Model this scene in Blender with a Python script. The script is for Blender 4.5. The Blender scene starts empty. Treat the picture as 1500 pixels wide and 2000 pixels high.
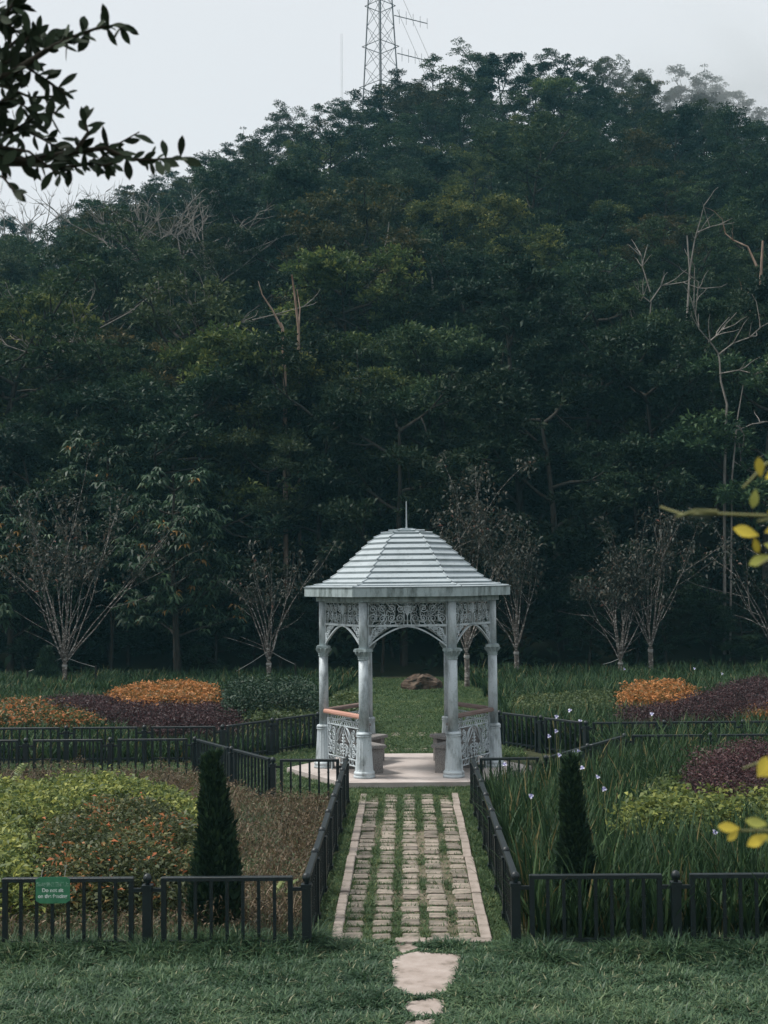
import bpy, math
import numpy as np
from mathutils import Vector, Matrix

sc = bpy.context.scene
col = sc.collection
rng = np.random.default_rng(11)
R = math.radians

# ------------------------------------------------------------------ camera
FPX = 2700.0                       # focal length in pixels of the 1500x2000 photograph
CZ = 3.2
YAW, PITCH, ROLL = math.atan(43.75 / FPX), math.atan(130.0 / FPX), -R(0.55)
CAMROT = Matrix.Rotation(YAW, 3, 'Z') @ Matrix.Rotation(R(90) + PITCH, 3, 'X') @ Matrix.Rotation(ROLL, 3, 'Z')
camd = bpy.data.cameras.new('camera')
camd.sensor_fit = 'VERTICAL'; camd.sensor_height = 36.0; camd.sensor_width = 27.0
camd.lens = FPX / 2000 * 36
camd.clip_start = 0.1; camd.clip_end = 5000
camd.dof.use_dof = True; camd.dof.focus_distance = 21.5; camd.dof.aperture_fstop = 8.5
cam = bpy.data.objects.new('camera', camd); col.objects.link(cam)
cam.matrix_world = Matrix.Translation((0, 0, CZ)) @ CAMROT.to_4x4()
sc.camera = cam

# ------------------------------------------------------------------ sky, sun, exposure
SUN_EL, SUN_AZ = R(58), R(-82)      # high, from the left, through thin cloud
w = bpy.data.worlds.new('World'); sc.world = w; w.use_nodes = True
nt = w.node_tree; nt.nodes.clear()
wo = nt.nodes.new('ShaderNodeOutputWorld'); bg = nt.nodes.new('ShaderNodeBackground')
sky = nt.nodes.new('ShaderNodeTexSky'); sky.sky_type = 'NISHITA'; sky.sun_disc = False
sky.sun_elevation = SUN_EL; sky.sun_rotation = SUN_AZ; sky.dust_density = 4.0; sky.air_density = 1.0
# a closed cloud deck in front of the clear sky
tc = nt.nodes.new('ShaderNodeTexCoord'); nz = nt.nodes.new('ShaderNodeTexNoise')
nz.inputs['Scale'].default_value = 1.3; nz.inputs['Detail'].default_value = 4
cr = nt.nodes.new('ShaderNodeValToRGB')
cr.color_ramp.elements[0].position = 0.3; cr.color_ramp.elements[0].color = (7.3, 7.5, 7.75, 1)
cr.color_ramp.elements[1].position = 0.7; cr.color_ramp.elements[1].color = (7.75, 7.95, 8.15, 1)
mixw = nt.nodes.new('ShaderNodeMix'); mixw.data_type = 'RGBA'; mixw.inputs[0].default_value = 0.9
nt.links.new(tc.outputs['Generated'], nz.inputs['Vector']); nt.links.new(nz.outputs['Fac'], cr.inputs['Fac'])
nt.links.new(sky.outputs[0], mixw.inputs[6]); nt.links.new(cr.outputs['Color'], mixw.inputs[7])
nt.links.new(mixw.outputs[2], bg.inputs['Color']); bg.inputs['Strength'].default_value = 0.082
nt.links.new(bg.outputs[0], wo.inputs['Surface'])
sl = bpy.data.lights.new('sun', 'SUN'); sl.energy = 3.0; sl.angle = R(12); sl.color = (1, 0.96, 0.9)
so = bpy.data.objects.new('sun', sl); col.objects.link(so)
sdir = Vector((math.sin(SUN_AZ) * math.cos(SUN_EL), math.cos(SUN_AZ) * math.cos(SUN_EL), math.sin(SUN_EL)))
so.rotation_euler = sdir.to_track_quat('Z', 'Y').to_euler(); so.location = (0, 0, 80)
vs = sc.view_settings; vs.view_transform = 'Standard'; vs.look = 'None'; vs.exposure = 0.47; vs.gamma = 1.0
vs.use_curve_mapping = False
sc.render.engine = 'CYCLES'
cy = sc.cycles
cy.use_denoising = True; cy.max_bounces = 5; cy.diffuse_bounces = 3; cy.glossy_bounces = 2
cy.transmission_bounces = 3; cy.volume_bounces = 0; cy.transparent_max_bounces = 4
cy.caustics_reflective = False; cy.caustics_refractive = False; cy.sample_clamp_indirect = 4.0

# ------------------------------------------------------------------ pixel helpers (direction only)
def ray(px, py):
    v = CAMROT @ Vector(((px - 750) / FPX, -(py - 1000) / FPX, -1.0)); return v
def onz(px, py, z=0.0):            # the point of that pixel at a known height
    d = ray(px, py); t = (z - CZ) / d.z; return Vector((d.x * t, d.y * t, z))
def ony(px, py, Y):                # the point of that pixel at a known distance
    d = ray(px, py); t = Y / d.y; return Vector((d.x * t, Y, CZ + d.z * t))

# ------------------------------------------------------------------ object helpers
def tag(o, label=None, cat=None, group=None, kind=None):
    if label: o['label'] = label
    if cat: o['category'] = cat
    if group: o['group'] = group
    if kind: o['kind'] = kind
    return o
def empty(name, loc=(0, 0, 0), rz=0.0, **k):
    o = bpy.data.objects.new(name, None); col.objects.link(o)
    o.location = loc; o.rotation_euler = (0, 0, rz); o.empty_display_size = 0.2
    return tag(o, **k)
def link(name, me, parent=None, loc=(0, 0, 0), rot=(0, 0, 0), scale=None, **k):
    o = bpy.data.objects.new(name, me); col.objects.link(o)
    o.location = loc; o.rotation_euler = rot
    if scale is not None: o.scale = scale
    if parent is not None: o.parent = parent
    return tag(o, **k)
def mesh(name, V, F, mat, var=None, smooth=False):
    """V (n,3); F an (m,k) array or a list of such arrays / of index lists."""
    V = np.asarray(V, np.float32).reshape(-1, 3)
    me = bpy.data.meshes.new(name)
    if isinstance(F, np.ndarray): F = [F]
    if len(F) and not isinstance(F[0], np.ndarray):
        me.from_pydata([tuple(v) for v in V.tolist()], [], [list(f) for f in F])
    else:
        F = [f for f in F if len(f)]
        tot = np.concatenate([np.full(len(f), f.shape[1], np.int32) for f in F])
        idx = np.concatenate([f.reshape(-1) for f in F]).astype(np.int32)
        me.vertices.add(len(V)); me.vertices.foreach_set('co', V.reshape(-1))
        me.loops.add(len(idx)); me.loops.foreach_set('vertex_index', idx)
        me.polygons.add(len(tot))
        me.polygons.foreach_set('loop_start', np.concatenate([[0], np.cumsum(tot)[:-1]]).astype(np.int32))
        me.update(calc_edges=True)
    if var is not None:
        a = me.attributes.new('var', 'FLOAT', 'POINT'); a.data.foreach_set('value', np.asarray(var, np.float32))
    if smooth: me.polygons.foreach_set('use_smooth', np.ones(len(me.polygons), bool))
    if mat is not None: me.materials.append(mat)
    me.update()
    return me
class MB:
    def __init__(s): s.V = []; s.F = []; s.n = 0
    def add(s, V, F):
        V = [tuple(v) for v in V]; s.V += V; s.F += [[i + s.n for i in f] for f in F]; s.n += len(V)
    def box(s, c, d, rz=0, taper=1.0, bev=0.0):
        x, y, z = [v / 2 for v in d]; ca, sa = math.cos(rz), math.sin(rz)
        P = []
        if bev <= 0:
            for k, t in ((-1, 1.0), (1, taper)):
                for i, j in ((-1, -1), (1, -1), (1, 1), (-1, 1)): P.append((i * x * t, j * y * t, k * z))
            F = [(0, 3, 2, 1), (4, 5, 6, 7), (0, 1, 5, 4), (1, 2, 6, 5), (2, 3, 7, 6), (3, 0, 4, 7)]
        else:
            for zz, q in ((-z, 0), (z - bev, 0), (z, bev)):
                for i, j in ((-1, -1), (1, -1), (1, 1), (-1, 1)): P.append((i * (x - q), j * (y - q), zz))
            F = [(0, 3, 2, 1), (8, 9, 10, 11)]
            for l in (0, 4):
                for a in range(4): b = (a + 1) % 4; F.append((l + a, l + b, l + 4 + b, l + 4 + a))
        s.add([(c[0] + p[0] * ca - p[1] * sa, c[1] + p[0] * sa + p[1] * ca, c[2] + p[2]) for p in P], F)
    def lathe(s, prof, n=16, c=(0, 0, 0), flute=None):
        V = []
        for i, (r, z) in enumerate(prof):
            for k in range(n):
                a = 2 * math.pi * k / n; rr = r
                if flute and flute[0] <= i <= flute[1] and k % 2: rr = r * flute[2]
                V.append((c[0] + rr * math.cos(a), c[1] + rr * math.sin(a), c[2] + z))
        F = [(i * n + k, i * n + (k + 1) % n, (i + 1) * n + (k + 1) % n, (i + 1) * n + k) for i in range(len(prof) - 1) for k in range(n)]
        F.append(list(range(n))[::-1]); F.append([(len(prof) - 1) * n + k for k in range(n)])
        s.add(V, F)
    def prism(s, poly, z0, z1):
        n = len(poly); V = [(p[0], p[1], z0) for p in poly] + [(p[0], p[1], z1) for p in poly]
        F = [list(range(n))[::-1], [n + k for k in range(n)]] + [(k, (k + 1) % n, n + (k + 1) % n, n + k) for k in range(n)]
        s.add(V, F)
    def tube(s, pts, rad, n=5):
        V, F = tube_np(pts, rad, n); s.add(V.tolist(), F.tolist())
    def mesh(s, name, mat, smooth=False): return mesh(name, np.array(s.V), s.F, mat, smooth=smooth)
def tube_np(pts, rad, n=5):
    P = np.asarray(pts, float).reshape(-1, 3); m = len(P)
    r = np.broadcast_to(np.asarray(rad, float), (m,))
    T = np.gradient(P, axis=0) if m > 2 else np.repeat((P[1:] - P[:1]), 2, 0)
    T /= np.linalg.norm(T, axis=1)[:, None] + 1e-9
    mt = np.abs(T.mean(0)); ref = np.eye(3)[int(np.argmin(mt))]
    A = np.cross(T, ref); A /= np.linalg.norm(A, axis=1)[:, None] + 1e-9; B = np.cross(T, A)
    a = np.arange(n) * 2 * np.pi / n
    V = P[:, None] + r[:, None, None] * (np.cos(a)[None, :, None] * A[:, None] + np.sin(a)[None, :, None] * B[:, None])
    i, k = np.meshgrid(np.arange(m - 1), np.arange(n), indexing='ij'); k2 = (k + 1) % n
    F = np.stack([i * n + k, i * n + k2, (i + 1) * n + k2, (i + 1) * n + k], -1).reshape(-1, 4)
    return V.reshape(-1, 3), F
def tubes_mesh(name, L, mat, n=5):
    Vs, Fs, o = [], [], 0
    for pts, rad in L:
        V, F = tube_np(pts, rad, n); Vs.append(V); Fs.append(F + o); o += len(V)
    return mesh(name, np.concatenate(Vs), np.concatenate(Fs), mat, smooth=True)
def unit(A): return A / (np.linalg.norm(A, axis=-1, keepdims=True) + 1e-9)
def leaf_quads(P, D, L, Wd, fold=0.25, droop=0.15, r=rng):
    n = len(P); L = np.broadcast_to(L, (n,))[:, None]; Wd = np.broadcast_to(Wd, (n,))[:, None]
    U = np.tile([0, 0, 1.0], (n, 1)) + r.normal(0, 0.45, (n, 3))
    S = unit(np.cross(D, U)); N = np.cross(S, D)
    mid = P + D * L * 0.48 + N * Wd * fold
    tip = P + D * L; tip[:, 2] -= (droop * L)[:, 0]
    V = np.stack([P, mid + S * Wd * 0.5, tip, mid - S * Wd * 0.5], 1).reshape(-1, 3)
    return V, np.arange(4 * n).reshape(n, 4)
def strap_np(P, H, Wd, az, lean, curl, levels=4, droop=0.35):
    """blades that rise from P and bow over towards az"""
    n = len(P); t = np.linspace(0, 1, levels)[None]
    ca, sa = np.cos(az)[:, None], np.sin(az)[:, None]; H = np.asarray(H)[:, None]
    hd = H * (lean[:, None] * t + curl[:, None] * t ** 2); z = H * (t - droop * curl[:, None] * t ** 3)
    wd = 0.5 * np.asarray(Wd)[:, None] * (1 - t ** 2.2) * (0.75 + 0.5 * t) + 0.0004
    cx = P[:, 0:1] + ca * hd; cyy = P[:, 1:2] + sa * hd; cz = P[:, 2:3] + z
    Lf = np.stack([cx - sa * wd, cyy + ca * wd, cz], -1); Rt = np.stack([cx + sa * wd, cyy - ca * wd, cz], -1)
    V = np.stack([Lf, Rt], 2).reshape(-1, 3)
    b = (np.arange(n) * 2 * levels)[:, None]; k = np.arange(levels - 1)[None] * 2
    F = np.stack([b + k, b + k + 1, b + k + 3, b + k + 2], -1).reshape(-1, 4)
    return V, F
def inside(P, poly):
    P = np.asarray(P); poly = np.asarray(poly); x, y = P[:, 0], P[:, 1]; r = np.zeros(len(P), bool)
    for i in range(len(poly)):
        a, b = poly[i - 1], poly[i]
        c = (a[1] > y) != (b[1] > y)
        r ^= c & (x < (b[0] - a[0]) * (y - a[1]) / (b[1] - a[1] + 1e-12) + a[0])
    return r
def edge_dist(P, poly):
    poly = np.asarray(poly, float)[:, :2]; d = np.full(len(P), 1e9)
    for i in range(len(poly)):
        a, b = poly[i - 1], poly[i]; ab = b - a
        t = np.clip(((P[:, :2] - a) @ ab) / (ab @ ab + 1e-12), 0, 1)
        d = np.minimum(d, np.linalg.norm(P[:, :2] - a - t[:, None] * ab, axis=1))
    return d
def scatter(poly, dens, r=rng):
    poly = np.asarray(poly, float)[:, :2]; lo, hi = poly.min(0), poly.max(0)
    n = int(np.prod(hi - lo) * dens); P = lo + r.random((n, 2)) * (hi - lo)
    return P[inside(P, poly)]
_ph = rng.random((6, 3)) * 6.28
def bumps(x, y, f=1.0):            # smooth noise in about -1..1
    s = 0
    for k, (a, b, c) in enumerate(_ph):
        q = f * (0.6 + 0.5 * k); th = k * 1.13 + a * 0.2
        s = s + np.sin((x * math.cos(th) + y * math.sin(th)) * q + b) * np.cos((y * math.cos(th) - x * math.sin(th)) * q * 0.8 + c)
    return s / 3.0

# ------------------------------------------------------------------ materials
def newmat(name):
    m = bpy.data.materials.new(name); m.use_nodes = True; n = m.node_tree
    return m, n, n.nodes['Principled BSDF'], n.nodes['Material Output']
def ramp(n, stops, interp='LINEAR'):
    c = n.nodes.new('ShaderNodeValToRGB'); c.color_ramp.interpolation = interp; e = c.color_ramp.elements
    e[0].position, e[0].color = stops[0][0], (*stops[0][1], 1); e[1].position, e[1].color = stops[-1][0], (*stops[-1][1], 1)
    for p, q in stops[1:-1]:
        x = e.new(p); x.color = (*q, 1)
    return c
def noise(n, scale, detail=5, rough=0.55, coord='Object', stretch=None):
    t = n.nodes.new('ShaderNodeTexCoord'); z = n.nodes.new('ShaderNodeTexNoise')
    z.inputs['Scale'].default_value = scale; z.inputs['Detail'].default_value = detail; z.inputs['Roughness'].default_value = rough
    if stretch:
        mp = n.nodes.new('ShaderNodeMapping'); mp.inputs['Scale'].default_value = stretch
        n.links.new(t.outputs[coord], mp.inputs['Vector']); n.links.new(mp.outputs[0], z.inputs['Vector'])
    else: n.links.new(t.outputs[coord], z.inputs['Vector'])
    return z
def bump(n, src, bsdf, strength=0.3, dist=0.02):
    b = n.nodes.new('ShaderNodeBump'); b.inputs['Strength'].default_value = strength; b.inputs['Distance'].default_value = dist
    n.links.new(src, b.inputs['Height']); n.links.new(b.outputs[0], bsdf.inputs['Normal'])
def solid(name, stops, scale=6, rough=0.7, bmp=0.2, bscale=None, metal=0, stretch=None, spec=0.4, detail=6, objrand=0.0):
    m, n, b, o = newmat(name); z = noise(n, scale, detail, 0.6, stretch=stretch); c = ramp(n, stops)
    n.links.new(z.outputs['Fac'], c.inputs['Fac']); out = c.outputs['Color']
    if objrand:
        oi = n.nodes.new('ShaderNodeObjectInfo'); mr = n.nodes.new('ShaderNodeMapRange')
        mr.inputs['To Min'].default_value = 1 - objrand; mr.inputs['To Max'].default_value = 1 + objrand
        hs = n.nodes.new('ShaderNodeHueSaturation'); n.links.new(oi.outputs['Random'], mr.inputs['Value'])
        n.links.new(mr.outputs[0], hs.inputs['Value']); n.links.new(out, hs.inputs['Color']); out = hs.outputs[0]
    n.links.new(out, b.inputs['Base Color'])
    b.inputs['Roughness'].default_value = rough; b.inputs['Metallic'].default_value = metal; b.inputs['Specular IOR Level'].default_value = spec
    if bmp:
        z2 = noise(n, bscale or scale * 3, 6, 0.65); bump(n, z2.outputs['Fac'], b, bmp, 0.02)
    return m
def foliage(name, stops, trans=0.3, rough=0.55, objrand=0.0, spec=0.3, interp='LINEAR'):
    stops = [(p, (c[0] * 0.88, c[1] * 1.0, c[2] * 1.12) if c[1] > c[0] and c[1] < 0.2 else c) for p, c in stops]
    m, n, b, o = newmat(name)
    at = n.nodes.new('ShaderNodeAttribute'); at.attribute_name = 'var'; c = ramp(n, stops, interp)
    n.links.new(at.outputs['Fac'], c.inputs['Fac']); out = c.outputs['Color']
    if objrand:
        oi = n.nodes.new('ShaderNodeObjectInfo'); mr = n.nodes.new('ShaderNodeMapRange')
        mr.inputs['To Min'].default_value = 1 - objrand; mr.inputs['To Max'].default_value = 1 + objrand
        hs = n.nodes.new('ShaderNodeHueSaturation'); n.links.new(oi.outputs['Random'], mr.inputs['Value'])
        n.links.new(mr.outputs[0], hs.inputs['Value']); n.links.new(out, hs.inputs['Color']); out = hs.outputs[0]
        wn = n.nodes.new('ShaderNodeTexWhiteNoise'); wn.noise_dimensions = '1D'; m2 = n.nodes.new('ShaderNodeMapRange'); m2.inputs['To Min'].default_value = 0.45; m2.inputs['To Max'].default_value = 0.505
        n.links.new(oi.outputs['Random'], wn.inputs['W']); n.links.new(wn.outputs['Value'], m2.inputs['Value']); n.links.new(m2.outputs[0], hs.inputs['Hue'])
    n.links.new(out, b.inputs['Base Color']); b.inputs['Roughness'].default_value = rough
    b.inputs['Specular IOR Level'].default_value = spec
    t = n.nodes.new('ShaderNodeBsdfTranslucent'); n.links.new(out, t.inputs['Color'])
    mx = n.nodes.new('ShaderNodeMixShader'); mx.inputs[0].default_value = trans
    n.links.new(b.outputs[0], mx.inputs[1]); n.links.new(t.outputs[0], mx.inputs[2]); n.links.new(mx.outputs[0], o.inputs['Surface'])
    return m

M = {}
M['soil'] = solid('soil', [(0.3, (0.03, 0.035, 0.02)), (0.7, (0.06, 0.065, 0.035))], 3, 0.95, 0.4, spec=0.1)
M['turf'] = solid('turf', [(0.3, (0.022, 0.042, 0.018)), (0.7, (0.05, 0.075, 0.03))], 4, 0.95, 0.5, 40, spec=0.1)
M['hill'] = solid('forest_floor', [(0.3, (0.012, 0.018, 0.010)), (0.7, (0.03, 0.035, 0.018))], 0.4, 0.95, 0.4, spec=0.1)
# weathered pale blue-grey paint: grime in streaks and rust specks
def paint(name, base, dirt, scale=7, amount=0.55, stretch=(1, 1, 0.35), rough=0.5):
    m, n, b, o = newmat(name)
    z = noise(n, scale, 8, 0.68, stretch=stretch); c = ramp(n, [(0.36, dirt), (amount, base), (0.85, tuple(min(1, v * 1.12) for v in base))])
    n.links.new(z.outputs['Fac'], c.inputs['Fac'])
    z2 = noise(n, scale * 9, 3, 0.6); c2 = ramp(n, [(0.28, (0.42, 0.40, 0.36)), (0.40, (1, 1, 1))])
    n.links.new(z2.outputs['Fac'], c2.inputs['Fac'])
    mx = n.nodes.new('ShaderNodeMix'); mx.data_type = 'RGBA'; mx.blend_type = 'MULTIPLY'; mx.inputs[0].default_value = 0.8
    n.links.new(c.outputs[0], mx.inputs[6]); n.links.new(c2.outputs[0], mx.inputs[7])
    n.links.new(mx.outputs[2], b.inputs['Base Color']); b.inputs['Roughness'].default_value = rough
    z3 = noise(n, scale * 12, 4); bump(n, z3.outputs['Fac'], b, 0.12, 0.01)
    return m
M['paint'] = paint('blue_grey_paint', (0.47, 0.53, 0.56), (0.19, 0.22, 0.225), 5, 0.52)
M['roof'] = paint('pale_roof_paint', (0.345, 0.395, 0.42), (0.285, 0.335, 0.355), 3, 0.45, (1, 1, 1), 0.55)
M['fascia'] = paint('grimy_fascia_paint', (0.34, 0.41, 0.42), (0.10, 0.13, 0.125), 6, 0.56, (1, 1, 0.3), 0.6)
M['lip'] = paint('shade_toned_lip_paint', (0.2, 0.24, 0.255), (0.13, 0.16, 0.165), 4, 0.5, (1, 1, 1), 0.6)  # darker than the roof paint: shade of the upright edges put into the colour
M['wood_pink'] = solid('salmon_painted_wood', [(0.3, (0.40, 0.20, 0.15)), (0.7, (0.55, 0.31, 0.24))], 5, 0.6, 0.15, stretch=(0.3, 4, 4))
M['wood_dark'] = solid('weathered_brown_wood', [(0.3, (0.10, 0.055, 0.045)), (0.7, (0.27, 0.20, 0.18))], 9, 0.7, 0.2, stretch=(0.3, 5, 5))
M['granite'] = solid('speckled_granite', [(0.35, (0.12, 0.115, 0.11)), (0.6, (0.27, 0.255, 0.245))], 60, 0.75, 0.15)
M['concrete'] = solid('pale_concrete', [(0.25, (0.27, 0.235, 0.215)), (0.5, (0.43, 0.38, 0.355)), (0.75, (0.50, 0.455, 0.43))], 2.2, 0.85, 0.25, 30, detail=10)
M['paver'] = solid('weathered_paver', [(0.28, (0.085, 0.085, 0.06)), (0.42, (0.18, 0.16, 0.13)), (0.55, (0.255, 0.215, 0.18)), (0.75, (0.35, 0.30, 0.26))], 6, 0.9, 0.6, 30, detail=12, objrand=0.3)
M['stone'] = solid('pinkish_slab', [(0.3, (0.14, 0.115, 0.09)), (0.45, (0.30, 0.25, 0.22)), (0.7, (0.40, 0.345, 0.315))], 4, 0.9, 0.4, 25, detail=10)
M['iron'] = solid('dark_green_iron', [(0.3, (0.006, 0.011, 0.013)), (0.7, (0.013, 0.021, 0.024))], 14, 0.42, 0.2, 60, spec=0.4)
M['sign'] = solid('faded_green_plate', [(0.3, (0.035, 0.16, 0.085)), (0.7, (0.07, 0.26, 0.14))], 9, 0.45, 0.05)
M['white'] = solid('faded_white_print', [(0.35, (0.35, 0.5, 0.42)), (0.55, (0.75, 0.8, 0.76))], 20, 0.6, 0)
M['faded'] = solid('worn_white_print', [(0.42, (0.07, 0.26, 0.14)), (0.62, (0.42, 0.6, 0.5))], 26, 0.6, 0)
M['bark'] = solid('grey_brown_bark', [(0.3, (0.018, 0.017, 0.014)), (0.7, (0.055, 0.05, 0.042))], 5, 0.95, 0.5, stretch=(3, 3, 0.6), spec=0.1)
M['bark_pale'] = solid('pale_grey_bark', [(0.3, (0.10, 0.09, 0.08)), (0.6, (0.27, 0.25, 0.225))], 3, 0.95, 0.4, stretch=(2, 2, 0.6), spec=0.1)
M['bark_rust'] = solid('rusty_dead_wood', [(0.3, (0.10, 0.055, 0.035)), (0.65, (0.36, 0.27, 0.21))], 2, 0.95, 0.4, stretch=(2, 2, 0.5), spec=0.1)
M['bark_cherry'] = solid('cherry_bark', [(0.35, (0.06, 0.05, 0.042)), (0.52, (0.16, 0.14, 0.125)), (0.62, (0.42, 0.40, 0.37))], 7, 0.9, 0.3, stretch=(1, 1, 2), spec=0.1)
M['twig'] = solid('dark_twig', [(0.3, (0.02, 0.018, 0.014)), (0.7, (0.045, 0.04, 0.03))], 20, 0.9, 0.2, spec=0.1)
M['steel'] = solid('galvanised_steel', [(0.3, (0.10, 0.11, 0.12)), (0.7, (0.20, 0.21, 0.22))], 2, 0.6, 0, metal=0.2)
M['rope'] = solid('pale_rope', [(0.3, (0.2, 0.2, 0.19)), (0.7, (0.35, 0.35, 0.33))], 9, 0.9, 0)
M['rock'] = solid('reddish_rock', [(0.38, (0.015, 0.018, 0.012)), (0.5, (0.06, 0.038, 0.026)), (0.68, (0.13, 0.10, 0.075))], 5, 0.95, 0.6, 8, detail=10)
M['petal'] = solid('white_petal', [(0.3, (0.55, 0.56, 0.68)), (0.7, (0.78, 0.78, 0.84))], 8, 0.6, 0)
M['petal_blue'] = solid('blue_petal', [(0.3, (0.16, 0.15, 0.45)), (0.7, (0.3, 0.28, 0.62))], 8, 0.6, 0)
# greens, linear base colours
G = {}
G['forest_dark'] = foliage('dark_evergreen_leaf', [(0, (0.010, 0.021, 0.012)), (0.55, (0.024, 0.044, 0.021)), (1, (0.075, 0.105, 0.044))], 0.22, objrand=0.3, spec=0.14)
G['forest_mid'] = foliage('mid_green_leaf', [(0, (0.012, 0.026, 0.013)), (0.5, (0.033, 0.058, 0.024)), (1, (0.11, 0.145, 0.05))], 0.25, objrand=0.3, spec=0.14)
G['forest_lime'] = foliage('lime_green_leaf', [(0, (0.022, 0.04, 0.015)), (0.5, (0.065, 0.095, 0.028)), (1, (0.25, 0.28, 0.075))], 0.3, objrand=0.2, spec=0.14)
G['forest_olive'] = foliage('olive_leaf', [(0, (0.018, 0.024, 0.011)), (0.5, (0.042, 0.05, 0.02)), (1, (0.16, 0.135, 0.036))], 0.25, objrand=0.3, spec=0.14)
G['forest_teal'] = foliage('blue_green_leaf', [(0, (0.010, 0.020, 0.015)), (0.55, (0.021, 0.040, 0.025)), (1, (0.062, 0.095, 0.052))], 0.2, objrand=0.25, spec=0.14)
G['cherry'] = foliage('bronze_cherry_leaf', [(0, (0.022, 0.024, 0.018)), (0.6, (0.052, 0.056, 0.038)), (0.9, (0.09, 0.072, 0.05)), (1, (0.22, 0.07, 0.05))], 0.3)
G['big'] = foliage('large_drooping_leaf', [(0, (0.02, 0.04, 0.02)), (0.7, (0.045, 0.08, 0.035)), (0.93, (0.09, 0.13, 0.05)), (1, (0.30, 0.17, 0.05))], 0.25)
G['grass'] = foliage('lawn_grass', [(0, (0.032, 0.064, 0.032)), (0.5, (0.076, 0.128, 0.056)), (0.92, (0.19, 0.255, 0.125)), (1, (0.28, 0.28, 0.17))], 0.3, 0.5, spec=0.32)
G['grass_far'] = foliage('short_grass', [(0, (0.035, 0.062, 0.02)), (0.6, (0.085, 0.13, 0.045)), (1, (0.19, 0.21, 0.08))], 0.3, 0.6)
G['iris'] = foliage('strap_leaf', [(0, (0.014, 0.03, 0.012)), (0.6, (0.038, 0.07, 0.026)), (0.94, (0.10, 0.145, 0.05)), (1, (0.17, 0.14, 0.06))], 0.25, 0.6, spec=0.15)
G['dry'] = foliage('dry_stalk', [(0, (0.045, 0.04, 0.024)), (0.35, (0.11, 0.08, 0.048)), (0.6, (0.2, 0.14, 0.085)), (0.7, (0.06, 0.085, 0.03)), (0.86, (0.10, 0.13, 0.05)), (1, (0.32, 0.25, 0.17))], 0.25)
G['yellow'] = foliage('yellow_green_shrub_leaf', [(0, (0.035, 0.05, 0.018)), (0.5, (0.11, 0.14, 0.04)), (0.85, (0.26, 0.29, 0.075)), (1, (0.42, 0.43, 0.12))], 0.35)
G['olivegreen'] = foliage('olive_green_shrub_leaf', [(0, (0.04, 0.06, 0.024)), (0.6, (0.10, 0.125, 0.045)), (1, (0.22, 0.23, 0.08))], 0.3)
G['mixed'] = foliage('green_leaf_with_orange_tips', [(0, (0.035, 0.045, 0.018)), (0.5, (0.09, 0.10, 0.036)), (0.78, (0.19, 0.185, 0.07)), (0.88, (0.34, 0.16, 0.06)), (1, (0.5, 0.16, 0.07))], 0.3)
G['orange'] = foliage('orange_shrub_leaf', [(0, (0.06, 0.06, 0.02)), (0.25, (0.2, 0.12, 0.04)), (0.5, (0.46, 0.2, 0.07)), (0.78, (0.56, 0.25, 0.09)), (1, (0.66, 0.44, 0.17))], 0.3)
G['purple'] = foliage('purple_shrub_leaf', [(0, (0.024, 0.016, 0.017)), (0.55, (0.062, 0.032, 0.036)), (0.9, (0.13, 0.062, 0.064)), (1, (0.09, 0.10, 0.05))], 0.25)
G['hedge'] = foliage('dark_hedge_leaf', [(0, (0.016, 0.032, 0.017)), (0.6, (0.034, 0.06, 0.03)), (1, (0.07, 0.10, 0.045))], 0.2)
G['cypress'] = foliage('cypress_spray', [(0, (0.01, 0.022, 0.013)), (0.5, (0.026, 0.05, 0.024)), (1, (0.07, 0.105, 0.04))], 0.12)
G['near'] = foliage('near_dark_leaf', [(0, (0.014, 0.026, 0.016)), (0.7, (0.03, 0.045, 0.022)), (1, (0.09, 0.11, 0.03))], 0.18)
G['fern'] = foliage('fern_frond', [(0, (0.14, 0.18, 0.07)), (1, (0.3, 0.34, 0.14))], 0.3)
M['leaf_near'] = solid('dark_glossy_leaf', [(0.3, (0.014, 0.026, 0.018)), (0.7, (0.035, 0.05, 0.025))], 20, 0.7, 0.1, objrand=0.4, spec=0.1)
M['leaf_yellow'] = solid('yellow_leaf', [(0.3, (0.42, 0.34, 0.03)), (0.7, (0.68, 0.52, 0.06))], 25, 0.5, 0.05, objrand=0.15)
M['leaf_lime'] = solid('yellow_green_leaf', [(0.3, (0.24, 0.26, 0.04)), (0.7, (0.4, 0.4, 0.09))], 25, 0.5, 0.05)
M['stem_green'] = solid('green_stem', [(0.3, (0.10, 0.11, 0.04)), (0.7, (0.2, 0.2, 0.08))], 20, 0.7, 0)

# ------------------------------------------------------------------ the setting: ground and hill
def ground_z(y):
    return np.interp(y, [-500, 3.0, 7.6, 5000], [1.5, 1.5, 0.0, 0.0])
ys = np.concatenate([[-400, -60, -10], np.linspace(0, 9, 19), [12, 20, 30, 45, 80, 200, 900]])
xs = np.array([-700, -100, -30, -10, 0, 10, 30, 100, 700.0])
gx, gy = np.meshgrid(xs, ys); gz = ground_z(gy)
i, j = np.meshgrid(np.arange(len(ys) - 1), np.arange(len(xs) - 1), indexing='ij'); nx = len(xs)
link('ground', mesh('ground', np.stack([gx, gy, gz], -1), np.stack([i * nx + j, i * nx + j + 1, (i + 1) * nx + j + 1, (i + 1) * nx + j], -1).reshape(-1, 4), M['soil']), kind='structure')

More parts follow.
